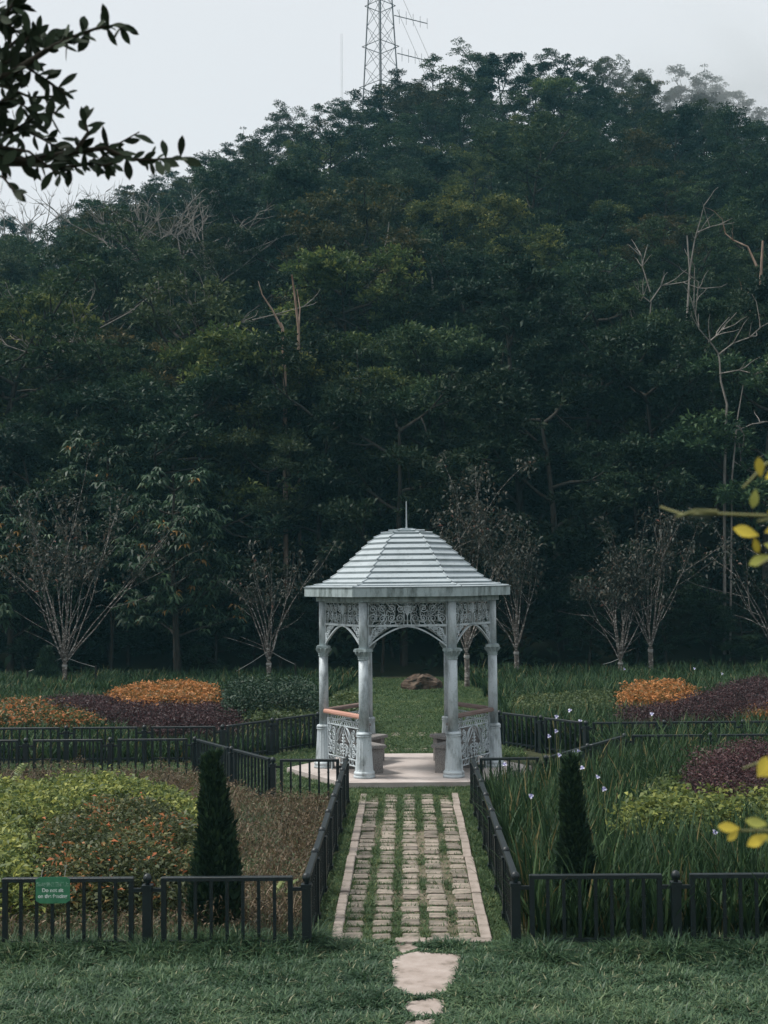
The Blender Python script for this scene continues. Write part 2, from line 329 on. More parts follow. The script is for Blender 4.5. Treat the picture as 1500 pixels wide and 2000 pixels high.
YR, YB = 130.0, 46.0
crest = [(-500, 470), (-200, 430), (0, 398), (100, 388), (180, 378), (260, 352), (400, 300), (460, 246), (560, 214), (640, 182), (720, 152), (850, 130), (900, 98), (1050, 86), (1120, 106), (1200, 108), (1250, 130), (1300, 128), (1400, 150), (1450, 186), (1500, 205), (1700, 270), (2000, 380)]
CX = np.array([ony(a, b, YR).x for a, b in crest]); CT = np.array([ony(a, b, YR).z for a, b in crest])
def hill_z(x, y):
    x = np.asarray(x, float); y = np.asarray(y, float)
    zr = np.interp(x, CX, CT) - 8.6
    u = (y - YB) / (YR - YB)
    f = np.where(u <= 1, np.clip(u, 0, 1) ** 1.08, 1 - (u - 1) * 1.1)
    return zr * f + 0.7 * bumps(x, y, 0.16) * np.clip(u * 3, 0, 1) - 0.05
xs = np.linspace(-95, 95, 96); ys = np.linspace(YB - 1, 185, 80)
gx, gy = np.meshgrid(xs, ys); nx = len(xs); i, j = np.meshgrid(np.arange(len(ys) - 1), np.arange(nx - 1), indexing='ij')
link('hill', mesh('hill', np.stack([gx, gy, hill_z(gx, gy)], -1), np.stack([i * nx + j, i * nx + j + 1, (i + 1) * nx + j + 1, (i + 1) * nx + j], -1).reshape(-1, 4), M['hill'], smooth=True), kind='structure')

# turf sheets a few millimetres above the soil
def sheet(name, poly, z, mat, **k):
    mb = MB(); mb.add([(p[0], p[1], z) for p in poly], [list(range(len(poly)))])
    return link(name, mb.mesh(name, mat), **k)
FY = 12.0                                            # line of the front fences
FXL, FXR = -0.89, 0.90                               # lines of the fences along the path
sheet('lawn', [(-9, 8), (9, 8), (9, FY), (-9, FY)], 0.004, M['turf'], kind='structure')
sheet('path_verge', [(FXL, FY), (FXR, FY), (FXR, 26), (FXL, 26)], 0.004, M['turf'], kind='structure')
sheet('back_lawn', [(-2.0, 26), (2.0, 26), (2.2, 44.5), (-2.2, 44.5)], 0.004, M['turf'], kind='structure')
sheet('cross_path', [(-12, 22.4), (-3.4, 22.4), (-1.95, 19.7), (FXL, 19.7), (FXL, 26), (-1.7, 26.3), (-3.2, 24.2), (-12, 24.2)], 0.004, M['turf'], kind='structure')

# ------------------------------------------------------------------ paved path
path = empty('path', (0, 12.3, 0), kind='structure')
def block_mesh(w_, d_, h_, r):
    """a worn block with rounded corners and a slightly domed top"""
    n = 8; V = []
    base = [(-1, -1), (0, -1.04), (1, -1), (1.03, 0), (1, 1), (0, 1.04), (-1, 1), (-1.03, 0)]
    jit = r.uniform(0.86, 1.07, (n, 2))
    for zz, q in ((-0.03, 1.0), (h_ * 0.7, 1.0), (h_, 0.86)):
        for (a, b), jj in zip(base, jit): V.append((a * w_ / 2 * jj[0] * q, b * d_ / 2 * jj[1] * (q if q == 1 else 0.76), zz + (r.uniform(-0.002, 0.002) if zz > 0 else 0)))
    F = [(l * n + k, l * n + (k + 1) % n, (l + 1) * n + (k + 1) % n, (l + 1) * n + k) for l in (0, 1) for k in range(n)]
    F.append([2 * n + k for k in range(n)])
    return mesh('paver', np.array(V), F, M['paver'])
BW = 0.182
blocks = [block_mesh(BW + rng.uniform(-0.012, 0.012), 0.178, 0.03, rng) for _ in range(7)]
bx = [-0.525, -0.262, 0.0, 0.262, 0.525]
prow = np.linspace(0.17, 8.2, 33)
for ri, yy in enumerate(prow):
    for ci, xx in enumerate(bx):
        if yy > 7.7 and ci in (0, 4): continue
        link('paver', blocks[rng.integers(7)], path, (xx + rng.uniform(-0.012, 0.012), yy + rng.uniform(-0.012, 0.012), rng.uniform(-0.014, 0.005)), (rng.uniform(-0.035, 0.035), rng.uniform(-0.035, 0.035), rng.uniform(-0.05, 0.05) + (math.pi if rng.random() < 0.5 else 0)))
M['kerb'] = solid('pinkish_kerb', [(0.3, (0.12, 0.11, 0.085)), (0.48, (0.27, 0.23, 0.20)), (0.75, (0.38, 0.33, 0.295))], 5, 0.9, 0.45, 30, detail=10, objrand=0.1)
for sx in (-1, 1):
    yy = 0.02
    while yy < 7.45:
        ln = rng.uniform(0.82, 0.98); mb = MB(); mb.box((0, 0, 0), (0.095, ln - 0.012, 0.08), bev=0.008)
        link('kerb_stone', mb.mesh('kerb_stone', M['kerb']), path, (sx * 0.665 + rng.uniform(-0.006, 0.006), yy + ln / 2, 0.002 + rng.uniform(-0.012, 0.006)), (rng.uniform(-0.008, 0.008), rng.uniform(-0.03, 0.03), rng.uniform(-0.012, 0.012))); yy += ln
xx = -0.14
for ln in (0.28, 0.3, 0.27):
    mb = MB(); mb.box((0, 0, 0), (ln - 0.008, 0.13, 0.07), bev=0.008)
    link('kerb_stone', mb.mesh('kerb_stone', M['kerb']), path, (xx + ln / 2, 0.0, 0.002)); xx += ln
link('path_bed', mesh('path_bed', [(-0.61, 0.07, 0.008 ), (0.61, 0.07, 0.008), (0.61, 8.3, 0.008), (-0.61, 8.3, 0.008)], [[0, 1, 2, 3]], solid('sandy_bed', [(0.35, (0.06, 0.06, 0.03)), (0.65, (0.19, 0.155, 0.115))], 3.5, 0.95, 0.4, 40)), path)
# a few overgrown blocks carry on behind the gazebo
BACK = []
for yb in (25.9, 26.15, 28.3, 28.55, 28.8, 32.0, 32.3):
    for xx in (-0.262, 0.0, 0.262, 0.525)[:3 + (yb < 29)]:
        link('paver', blocks[rng.integers(7)], path, (xx + rng.uniform(-0.015, 0.015), yb - 12.3, -0.022), (0, 0, rng.uniform(-0.05, 0.05))); BACK.append([(xx - 0.08, yb - 0.09), (xx + 0.08, yb - 0.09), (xx + 0.08, yb + 0.09), (xx - 0.08, yb + 0.09)])
# stepping stones in the lawn
steps = empty('stepping_stones', (0, 10, 0), kind='structure')
STONES = []
for pts in ([(772, 1866), (812, 1858), (905, 1866), (892, 1905), (868, 1938), (800, 1946), (770, 1925), (765, 1900)],
            [(795, 1955), (835, 1948), (868, 1955), (862, 1982), (800, 1984)],
            [(790, 1992), (850, 1989), (846, 2040), (780, 2050)],
            [(765, 1848), (800, 1842), (818, 1852), (790, 1860)]):
    P0 = [onz(a, b, 0.015) for a, b in pts]; P = []
    for k_ in range(len(P0)):
        for u_ in (0.0, 0.33, 0.66):
            q_ = P0[k_].lerp(P0[(k_ + 1) % len(P0)], u_); P.append(q_ + Vector((rng.normal(0, 0.012), rng.normal(0, 0.02), 0)))
    STONES.append([(p.x, p.y) for p in P])
    mb = MB(); mb.prism([(p.x, p.y - 10) for p in P], -0.03, 0.014)
    link('stepping_stone', mb.mesh('stepping_stone', M['stone']), steps)

# ------------------------------------------------------------------ gazebo
GY, S, PZ = 23.02, 1.40, 0.09
def hexpts(r, rot=0): return [(r * math.cos(R(60 * k + rot)), r * math.sin(R(60 * k + rot))) for k in range(6)]
mb = MB(); mb.prism(hexpts(2.02), -0.05, PZ)
link('platform', mb.mesh('platform', M['concrete']), None, (0, GY, 0), kind='structure')
gz = empty('gazebo', (0, GY, PZ), label='pale blue-grey hexagonal iron gazebo with stepped dome roof at the end of the path', cat='gazebo')
VA = [0, 60, 120, 180, 240, 300]
# columns
mb = MB(); mb.lathe([(0.172, 0), (0.172, 0.035), (0.160, 0.045), (0.160, 0.055), (0.168, 0.062), (0.165, 0.085), (0.150, 0.105)], 20)
col_base = mb.mesh('column_base', M['paint'], True)
mb = MB(); mb.lathe([(0.146, 0.10), (0.142, 0.13), (0.126, 0.40), (0.114, 0.60), (0.112, 0.635)], 32, flute=(1, 3, 0.955))
col_ped = mb.mesh('pedestal', M['paint'])
mb = MB(); mb.lathe([(0.112, 0.632), (0.124, 0.64), (0.124, 0.652), (0.112, 0.655), (0.112, 0.662), (0.125, 0.667), (0.122, 0.685), (0.108, 0.705), (0.085, 0.712)], 20)
col_ring = mb.mesh('pedestal_ring', M['paint'], True)
mb = MB(); mb.lathe([(0.080, 0.70), (0.077, 1.3), (0.074, 1.85)], 18)
col_shaft = mb.mesh('shaft', M['paint'], True)
mb = MB(); mb.lathe([(0.074, 1.83), (0.086, 1.835), (0.086, 1.848), (0.078, 1.852), (0.078, 1.862), (0.088, 1.866), (0.088, 1.88), (0.080, 1.885), (0.086, 1.91), (0.104, 1.955), (0.112, 1.962)], 18)
for k in range(10):
    a = 2 * math.pi * k / 10; c, s_ = math.cos(a), math.sin(a)
    mb.tube([(c * 0.082, s_ * 0.082, 1.89), (c * 0.112, s_ * 0.112, 1.93), (c * 0.124, s_ * 0.124, 1.958), (c * 0.108, s_ * 0.108, 1.966)], [0.012, 0.016, 0.013, 0.006], 5)
mb.box((0, 0, 1.982), (0.225, 0.225, 0.036), R(0)); mb.box((0, 0, 2.006), (0.2, 0.2, 0.014))
col_cap = mb.mesh('capital', M['fascia'])
mb = MB(); mb.lathe([(0.071, 2.01), (0.070, 2.4), (0.070, 2.745)], 16)
col_up = mb.mesh('upper_shaft', M['paint'], True)
for a in VA:
    x, y = S * math.cos(R(a)), S * math.sin(R(a))
    c = link('column', col_shaft, gz, (x, y, 0), (0, 0, R(a)))
    for nm, me in (('column_base', col_base), ('pedestal', col_ped), ('pedestal_ring', col_ring), ('capital', col_cap), ('upper_shaft', col_up)):
        link(nm, me, c)
# scrollwork
def spiral(cx, cz, r, a0, turns, sgn=1, tail=None):
    n = int(14 * turns) + 4; t = np.linspace(0, 1, n); ang = a0 + sgn * t * turns * 2 * np.pi; rr = r * (1 - 0.82 * t)
    P = np.stack([cx + rr * np.cos(ang), np.zeros(n), cz + rr * np.sin(ang)], -1)
    if tail is not None:
        p0 = P[0]; tv = np.array([tail[0], 0, tail[1]]); tang = sgn * np.array([-math.sin(a0), 0, math.cos(a0)])
        q = p0 - tang * np.linalg.norm(p0 - tv) * 0.5; u = np.linspace(0, 1, 8)[:-1, None]
        P = np.concatenate([(1 - u) ** 2 * tv + 2 * u * (1 - u) * q + u ** 2 * p0, P])
    return P
def scrolls(L, x0, x1, z0, z1, k, r, rad):
    """rows of paired scrolls filling a rectangle, mirrored about its middle by the caller"""
    nx_, nz_ = k
    for a in range(nx_):
        for b in range(nz_):
            cx = x0 + (a + 0.5) / nx_ * (x1 - x0) + r.uniform(-0.008, 0.008); cz = z0 + (b + 0.5) / nz_ * (z1 - z0) + r.uniform(-0.008, 0.008)
            q = min((x1 - x0) / nx_, (z1 - z0) / nz_) * 0.47
            sg = 1 if (a + b) % 2 else -1
            L.append((spiral(cx, cz, q, r.uniform(0, 6.28), 1.6, sg, (cx + r.uniform(-1, 1) * q * 1.7, cz - q * 1.6)), rad))
def mirror(L): return L + [(np.asarray(p) * np.array([-1, 1, 1]), r_) for p, r_ in L]
r5 = np.random.default_rng(5)
HW = S / 2 - 0.085                     # half width of a bay between the columns
# frieze: z 2.40..2.72, bar, arch below
L = []
scrolls(L, 0.04, HW - 0.01, 2.395, 2.715, (4, 2), r5, 0.0085)
for xx in (0.13, 0.28, 0.43, 0.56):
    t = np.linspace(0, 1, 9); L.append((np.stack([xx - 0.10 * np.sin(t * 3.1) + 0.05 * t, 0 * t, 2.39 + 0.33 * t], -1), 0.008))
L = mirror(L)
L.append(([(0, 0, 2.385), (0, 0, 2.72)], 0.009))
for k in range(5):
    for s_ in (-1, 1): L.append(([(0, 0, 2.52 + 0.03 * k), (s_ * 0.025, 0, 2.57 + 0.03 * k), (s_ * (0.075 - k * 0.008), 0, 2.585 + 0.03 * k)], [0.006, 0.011, 0.003]))
for s_ in (-1, 1): L.append(([(s_ * HW, 0, 2.0), (s_ * HW, 0, 2.73)], 0.011))
fr_mesh = tubes_mesh('frieze_scrollwork', L, M['paint'], 4)
mb = MB(); mb.box((0, 0, 2.368), (2 * HW + 0.01, 0.028, 0.034)); mb.box((0, 0, 2.728), (2 * HW + 0.01, 0.026, 0.02))
fr_bar = mb.mesh('frieze_bar', M['paint'])
def arch_z(x): return 2.03 + 0.315 * (1 - (abs(x) / HW) ** 1.65)
t = np.linspace(-HW, HW, 33); V = []
for x in t:
    z = arch_z(x); V += [(x, -0.014, z), (x, 0.014, z), (x, 0.014, z + 0.026), (x, -0.014, z + 0.026)]
F = []
for k in range(32):
    for q in range(4): F.append((4 * k + q, 4 * k + (q + 1) % 4, 4 * k + 4 + (q + 1) % 4, 4 * k + 4 + q))
arch_me = mesh('arch', np.array(V), F, M['paint'])
L = []
for (cx, cz, q, a0, sg) in ((0.52, 2.285, 0.06, 2.5, 1), (0.56, 2.185, 0.046, 0.5, -1), (0.43, 2.315, 0.034, 3.5, -1), (0.59, 2.11, 0.026, 1.0, 1), (0.35, 2.33, 0.02, 0.0, 1), (0.485, 2.245, 0.028, 5.0, 1)):
    L.append((spiral(cx, cz, q, a0, 1.5, sg, (min(HW, cx + 0.05), cz - q * 1.6)), 0.009))
L.append(([(HW - 0.01, 0, 2.08), (0.57, 0, 2.24), (0.5, 0, 2.33), (0.36, 0, 2.345)], 0.006))
sp_mesh = [tubes_mesh('spandrel_scrollwork', L, M['paint'], 4), tubes_mesh('spandrel_scrollwork', [(np.asarray(p) * np.array([-1, 1, 1]), r_) for p, r_ in L], M['paint'], 4)]
# railing panel
L = []; rw = HW - 0.06; Z0, Z1, Z2, Z3 = 0.14, 0.235, 0.74, 0.835
for z in (Z0, Z1, Z2, Z3): L.append(([(-rw, 0, z), (rw, 0, z)], 0.011))
for s_ in (-1, 1): L.append(([(s_ * rw, 0, Z0 - 0.01), (s_ * rw, 0, Z3 + 0.01)], 0.013))
nd = 14
for k in range(nd):
    a = -rw + 2 * rw * k / nd; b = a + 2 * rw / nd
    L.append(([(a, 0, Z2), (b, 0, Z3)], 0.006)); L.append(([(b, 0, Z2), (a, 0, Z3)], 0.006))
nd = 9
for k in range(nd):
    c = -rw + 2 * rw * (k + 0.5) / nd; u = np.linspace(0, 2 * np.pi, 13)
    L.append((np.stack([c + 0.045 * np.cos(u), 0 * u, (Z0 + Z1) / 2 + 0.042 * np.sin(u)], -1), 0.007))
H2 = []
scrolls(H2, 0.27, rw - 0.01, Z1 + 0.02, Z2 - 0.02, (2, 4), r5, 0.0085)
scrolls(H2, 0.06, 0.27, Z1 + 0.02, 0.46, (2, 2), r5, 0.008)
for xx, w_ in ((0.30, 0.0), (0.24, 0.0)):
    u = np.linspace(0, 1, 12); H2.append((np.stack([xx * np.cos(u * 1.5) ** 0.8, 0 * u, Z1 + 0.05 + (Z2 - Z1 - 0.06) * np.sin(u * 1.57), ], -1), 0.0095))
u = np.linspace(0, 1, 10); H2.append((np.stack([0.03 + 0.40 * u ** 1.4, 0 * u, Z1 + 0.48 - 0.4 * u], -1), 0.008))
for k in range(7):
    z = Z1 + 0.03 + k * 0.05; q = 0.075 * math.sin(0.5 + k * 0.34)
    H2.append(([(0, 0, z), (q * 0.6, 0, z + 0.04), (q, 0, z + 0.035)], [0.008, 0.012, 0.004]))
L += mirror(H2); L.append(([(0, 0, Z1), (0, 0, Z2 - 0.06)], 0.009))
rail_mesh = tubes_mesh('railing_panel', L, M['paint'], 4)
mb = MB(); mb.box((0, 0, 0.875), (0.018, 0.018, 0.08)); hold_mesh = mb.mesh('rail_support', M['paint'])
mb = MB(); mb.box((0, 0, 0.065), (0.02, 0.02, 0.14)); foot_mesh = mb.mesh('panel_foot', M['paint'])
def handrail(mat):
    mb = MB(); prof = [(-0.045, 0.908), (0.045, 0.908), (0.052, 0.93), (0.046, 0.96), (0.025, 0.972), (-0.025, 0.972), (-0.046, 0.96), (-0.052, 0.93)]; n = len(prof); hl = HW + 0.01
    V = [(-hl, a, b) for a, b in prof] + [(hl, a, b) for a, b in prof]
    mb.add(V, [list(range(n)), [n + k for k in range(n)][::-1]] + [(k, n + k, n + (k + 1) % n, (k + 1) % n) for k in range(n)])
    return mb.mesh('handrail', mat)
hr_pink, hr_dark = handrail(M['wood_pink']), handrail(M['wood_dark'])
AP = S * math.cos(R(30))
for a in (270, 330, 30, 90, 150, 210):
    loc = (AP * math.cos(R(a)), AP * math.sin(R(a)), 0); rot = (0, 0, R(a + 90))
    b = link('frieze', fr_bar, gz, loc, rot); link('frieze_scrollwork', fr_mesh, b)
    ar = link('arch', arch_me, gz, loc, rot); [link('spandrel_scrollwork', q_, ar) for q_ in sp_mesh]
    if a not in (270, 90):
        rp = link('railing', rail_mesh, gz, loc, rot); [link(n_, m_, rp, (x_, 0, 0)) for x_ in (-rw * 0.75, rw * 0.75) for n_, m_ in (('rail_support', hold_mesh), ('panel_foot', foot_mesh))]
        o = link('handrail', hr_pink if a == 210 else hr_dark, rp)
        tag(o, label='salmon pink painted wooden handrail' if a == 210 else 'weathered brown wooden handrail')
# beam, fascia, soffit
def trap(r0, r1, z0, z1, cutoff=0.0):
    h = math.tan(R(30)); a0, a1 = r0 * math.cos(R(30)), r1 * math.cos(R(30))
    mb = MB(); P = []
    for z in (z0, z1): P += [(-a0 * h, -a0, z), (a0 * h, -a0, z), (a1 * h, -a1, z), (-a1 * h, -a1, z)]
    mb.add(P, [(0, 1, 2, 3), (7, 6, 5, 4), (0, 4, 5, 1), (1, 5, 6, 2), (2, 6, 7, 3), (3, 7, 4, 0)]); return mb
beam = trap(1.30, 1.52, 2.742, 2.85).mesh('beam', M['fascia']); beam2 = trap(1.28, 1.55, 2.85, 2.872).mesh('beam_moulding', M['fascia'])
roof = empty('roof'); roof.parent = gz
fas_h = [None, None]
def fascia_board(sgn):
    r0, r1 = 1.675, 1.71; h = math.tan(R(30)); a0, a1 = r0 * math.cos(R(30)), r1 * math.cos(R(30)); e = 0.002
    mb = MB(); P = []
    for z in (2.825, 2.968): P += [(sgn * e, -a0, z), (sgn * a0 * h, -a0, z), (sgn * a1 * h, -a1, z), (sgn * e, -a1, z)]
    mb.add(P, [(0, 1, 2, 3), (7, 6, 5, 4), (0, 4, 5, 1), (1, 5, 6, 2), (2, 6, 7, 3), (3, 7, 4, 0)]); return mb.mesh('fascia_board', M['fascia'])
fb = [fascia_board(-1), fascia_board(1)]
gut = trap(1.66, 1.725, 2.9685, 2.982).mesh('eaves_edge', M['lip'])
sof = trap(0.02, 1.674, 2.90, 2.915).mesh('soffit', M['fascia'])
for k in range(6):
    rot = (0, 0, R(60 * k))
    b = link('beam', beam, gz, (0, 0, 0), rot); link('beam_moulding', beam2, b)
    for q in fb: link('fascia_board', q, roof, (0, 0, 0), rot)
    link('eaves_edge', gut, roof, (0, 0, 0), rot); link('soffit', sof, roof, (0, 0, 0), rot)
prof = [(52, 243), (110, 256), (160, 270), (205, 300), (245, 332), (283, 368), (320, 405), (360, 441), (400, 479), (440, 515), (482, 552), (532, 580), (590, 594), (640, 605)]
mpp = GY / FPX
pr = [(a / 3.261 * mpp * 1.0, CZ - (960 + b / 3.261 - 1128.5) * mpp - PZ) for a, b in prof]
h30 = math.tan(R(30)); c30 = math.cos(R(30))
for i_ in range(len(pr) - 1):
    (rt, zt), (rb, zb) = pr[i_], pr[i_ + 1]
    lip = 0.028 if i_ < 11 else 0.016
    rt2 = max(0.02, rt - 0.03); at_, ab = rt2 * c30, (rb + 0.012) * c30
    zt2 = zt + (zt - zb) / (rb - rt) * (rt - rt2) * 0.6
    mb = MB(); g = 0.002
    P = [(-at_ * h30 + g, -at_, zt2), (at_ * h30 - g, -at_, zt2), (ab * h30 - g, -ab, zb + lip), (-ab * h30 + g, -ab, zb + lip),
         (-at_ * h30 + g, -at_, zt2 - 0.03), (at_ * h30 - g, -at_, zt2 - 0.03), (ab * h30 - g, -ab, zb - 0.004), (-ab * h30 + g, -ab, zb - 0.004)]
    mb.add(P, [(0, 3, 2, 1), (4, 5, 6, 7), (0, 1, 5, 4), (1, 2, 6, 5), (2, 3, 7, 6), (3, 0, 4, 7)])
    pm = mb.mesh('roof_panel', M['roof']); pm.materials.append(M['lip']); pm.polygons[4].material_index = 1
    hb = MB(); hr = 1 / c30  # hip cap pieces along the corner
    hp0 = np.array([rt2 * math.cos(R(240)), rt2 * math.sin(R(240)), zt2 + 0.004]); hp1 = np.array([(rb + 0.014) * math.cos(R(240)), (rb + 0.014) * math.sin(R(240)), zb + lip + 0.004])
    hb.tube([hp0, hp1], 0.011, 5); hm = hb.mesh('hip_strip', M['roof'])
    for k in range(6):
        link('roof_panel', pm, roof, (0, 0, 0), (0, 0, R(60 * k)))
        link('hip_strip', hm, roof, (0, 0, 0), (0, 0, R(60 * k)))
mb = MB(); mb.prism(hexpts(0.155), pr[0][1] - 0.02, pr[0][1] + 0.022); mb.prism(hexpts(0.11), pr[0][1] + 0.022, pr[0][1] + 0.032)
link('roof_cap', mb.mesh('roof_cap', M['roof']), roof)
mb = MB(); mb.lathe([(0.02, pr[0][1] + 0.03), (0.012, pr[0][1] + 0.06), (0.008, pr[0][1] + 0.47), (0.002, pr[0][1] + 0.485)], 6)
link('finial', mb.mesh('finial', M['roof']), roof)
# stone benches inside
def bench(a, label):
    d = AP - 0.30
    t = empty('stone_bench', (d * math.cos(R(a)), GY + d * math.sin(R(a)), PZ), R(a + 90), label=label, cat='bench', group='stone benches inside the gazebo')
    for s_ in (-1, 1):
        mb = MB(); mb.box((s_ * 0.36, 0.02, 0.20), (0.12, 0.34, 0.40), bev=0.01); link('end_block', mb.mesh('end_block', M['granite']), t)
    mb = MB(); mb.box((0, 0.03, 0.428), (0.94, 0.40, 0.055), bev=0.012); link('seat', mb.mesh('seat', M['granite']), t)
    mb = MB(); mb.box((0, -0.155, 0.515), (0.92, 0.06, 0.12), bev=0.01); bk = link('backrest', mb.mesh('backrest', M['granite']), t)
    mb = MB(); mb.box((0, -0.155, 0.60), (0.98, 0.085, 0.048), bev=0.012); link('back_cap', mb.mesh('back_cap', M['granite']), bk)
bench(210, 'speckled stone bench inside the gazebo below the salmon pink handrail')
bench(150, 'speckled stone bench inside the gazebo on the back left side')
bench(330, 'speckled stone bench inside the gazebo behind the front right railing')
bench(30, 'speckled stone bench inside the gazebo on the back right side')

# ------------------------------------------------------------------ iron fences
FH = 0.655
mb = MB(); mb.box((0, 0, 0.275), (0.078, 0.078, 0.57)); mb.box((0, 0, 0.04), (0.1, 0.1, 0.07)); mb.box((0, 0, 0.575), (0.092, 0.092, 0.026)); post_me = mb.mesh('post', M['iron'])
mb = MB(); mb.lathe([(0.022, 0.586), (0.018, 0.6), (0.03, 0.612), (0.04, 0.635), (0.038, 0.655), (0.026, 0.676), (0.004, 0.686)], 12); fin_me = mb.mesh('ball_finial', M['iron'], True)
mb = MB(); mb.box((0, 0, 0.325), (0.027, 0.027, 0.60)); mb.box((0, 0, 0.47), (0.034, 0.034, 0.012)); mb.box((0, 0, 0.28), (0.034, 0.034, 0.012)); mb.box((0, 0, 0.075), (0.036, 0.036, 0.03), taper=0.7); bal_me = mb.mesh('baluster', M['iron'])
mb = MB(); mb.box((0, 0, 0.32), (0.042, 0.042, 0.64)); stile_me = mb.mesh('stile', M['iron'])
rails = {}
def fence_run(parent, A, B, n, first=True, last=True, gap=0.14):
    A, B = Vector(A[:2]), Vector(B[:2]); d = B - A; Lr = d.length; u = d / Lr; rz = math.atan2(u.y, u.x); p = Lr / n
    base = parent.location
    def at(s_): q = A + u * s_; return (q.x - base.x, q.y - base.y, 0)
    for k in range(n + 1):
        if (k == 0 and not first) or (k == n and not last): continue
        po = link('post', post_me, parent, at(k * p), (0, 0, rz)); link('ball_finial', fin_me, po)
    key = round(p, 3)
    if key not in rails:
        rl = p - 2 * gap; m1 = MB(); m1.box((0, 0, FH - 0.018), (rl + 0.042, 0.058, 0.036), bev=0.006)
        m2 = MB(); m2.box((0, 0, 0.10), (rl, 0.03, 0.03)); m3 = MB(); m3.box((0, 0, 0.545), (gap - 0.02, 0.03, 0.03))
        rails[key] = (m1.mesh('top_rail', M['iron']), m2.mesh('bottom_rail', M['iron']), m3.mesh('bracket', M['iron']))
    for k in range(n):
        m1, m2, m3 = rails[key]; c = (k + 0.5) * p; rl = p - 2 * gap
        link('top_rail', m1, parent, at(c), (0, 0, rz + rng.uniform(-0.003, 0.003))); link('bottom_rail', m2, parent, at(c), (0, 0, rz))
        for s_ in (-1, 1):
            link('bracket', m3, parent, at(c + s_ * (rl / 2 + gap / 2 - 0.004)), (0, 0, rz)); link('stile', stile_me, parent, at(c + s_ * rl / 2), (0, 0, rz))
        nb = max(3, round(rl / 0.13)) - 1
        for q in range(nb): link('baluster', bal_me, parent, at(c - rl / 2 + rl * (q + 1) / (nb + 1)), (0, 0, rz))
fl = empty('iron_fence', (FXL, FY, 0), label='low dark iron fence round the front left flower bed, carrying the green sign', cat='fence', group='low iron fences')
p1 = (-1.93, 19.75); p2 = (-3.45, 22.4)
fence_run(fl, (FXL - 1.37 * 4, FY), (FXL, FY), 4); fence_run(fl, (FXL, FY), (FXL, 19.7), 7, first=False, gap=0.10)
fence_run(fl, (FXL, 19.7), p1, 1, first=False, gap=0.12); fence_run(fl, p1, p2, 2, first=False); fence_run(fl, p2, (p2[0] - 1.37 * 4, 22.4), 4, first=False)
fr = empty('iron_fence', (FXR, FY, 0), label='low dark iron fence round the front right bed of strap-leaved plants', cat='fence', group='low iron fences')
fence_run(fr, (FXR, FY), (FXR + 1.37 * 4, FY), 4); fence_run(fr, (FXR, FY), (FXR, 19.7), 7, first=False, gap=0.10)
fence_run(fr, (FXR, 19.7), (1.94, 19.75), 1, first=False, gap=0.12); fence_run(fr, (1.94, 19.75), (3.46, 22.4), 2, first=False); fence_run(fr, (3.46, 22.4), (3.46 + 1.37 * 4, 22.4), 4, first=False)
bl = empty('iron_fence', (-3.25, 24.25, 0), label='low dark iron fence in front of the far left bed of purple and orange shrubs', cat='fence', group='low iron fences')
fence_run(bl, (-1.72, 26.4), (-3.25, 24.25), 2); fence_run(bl, (-3.25, 24.25), (-3.25 - 1.37 * 4, 24.25), 4, first=False)
br = empty('iron_fence', (3.1, 24.25, 0), label='low dark iron fence to the right of the gazebo, half sunk among strap leaves', cat='fence', group='low iron fences')
fence_run(br, (1.72, 26.4), (3.1, 24.4), 2); fence_run(br, (3.1, 24.4), (3.1 + 1.37 * 4, 24.4), 4, first=False)

# green notice on the front fence
A = onz(103, 1739, 0.5); sx = -3.1
c0 = ony(103, 1738.5, FY - 0.05)
sg = empty('notice_sign', (c0.x, FY - 0.045, c0.z), label='small faded green notice with white lettering hung on the front left fence', cat='sign')
t = np.linspace(-1, 1, 9); V = []; hw_, hh = 0.148, 0.112
for yy in (-0.002, 0.002):
    for zz in (-1, 1):
        for x in t:
            zc = zz * (hh - (0.022 if abs(x) == 1 else 0.0)); V.append((x * hw_, yy + 0.008 * (1 - x * x) * -1, zc - 0.006 * abs(x) ** 2 * (1 if zz > 0 else -1) * 0))
V = np.array(V); F = []
for s_ in (0, 18):
    for k in range(8): F.append((s_ + k, s_ + k + 1, s_ + 9 + k + 1, s_ + 9 + k))
for k in range(8): F.append((k, k + 1, 18 + k + 1, 18 + k)); F.append((9 + k, 9 + k + 1, 27 + k + 1, 27 + k))
F += [(0, 9, 27, 18), (8, 17, 35, 26)]
link('plate', mesh('plate', V, F, M['sign']), sg)
def text(body, size, z, parent, mat, bold=0.0):
    cu = bpy.data.curves.new('lettering', 'FONT'); cu.body = body; cu.size = size; cu.align_x = 'CENTER'; cu.extrude = 0.0006; cu.offset = bold
    o = bpy.data.objects.new('lettering', cu); col.objects.link(o)
    bpy.context.view_layer.update(); dg = bpy.context.evaluated_depsgraph_get()
    me = bpy.data.meshes.new_from_object(o.evaluated_get(dg)); bpy.data.objects.remove(o)
    me.materials.clear(); me.materials.append(mat)
    return link('lettering', me, parent, (0, -0.0118, z), (R(90), 0, 0))
text('\u8acb\u52ff\u5750\u5728\u570d\u6b04\u4e0a', 0.040, 0.036, sg, M['faded'], 0.0006)
text('Do not sit', 0.044, -0.014, sg, M['white'], 0.0014)
text('on the fencing', 0.044, -0.064, sg, M['white'], 0.0014)
mb = MB()
for x in (-0.1, 0.1): mb.tube([(x, 0.002, hh - 0.01), (x, 0.02, hh + 0.03), (x, 0.045, hh + 0.05)], 0.0025, 4)
link('hanging_wire', mb.mesh('hanging_wire', M['rope']), sg)

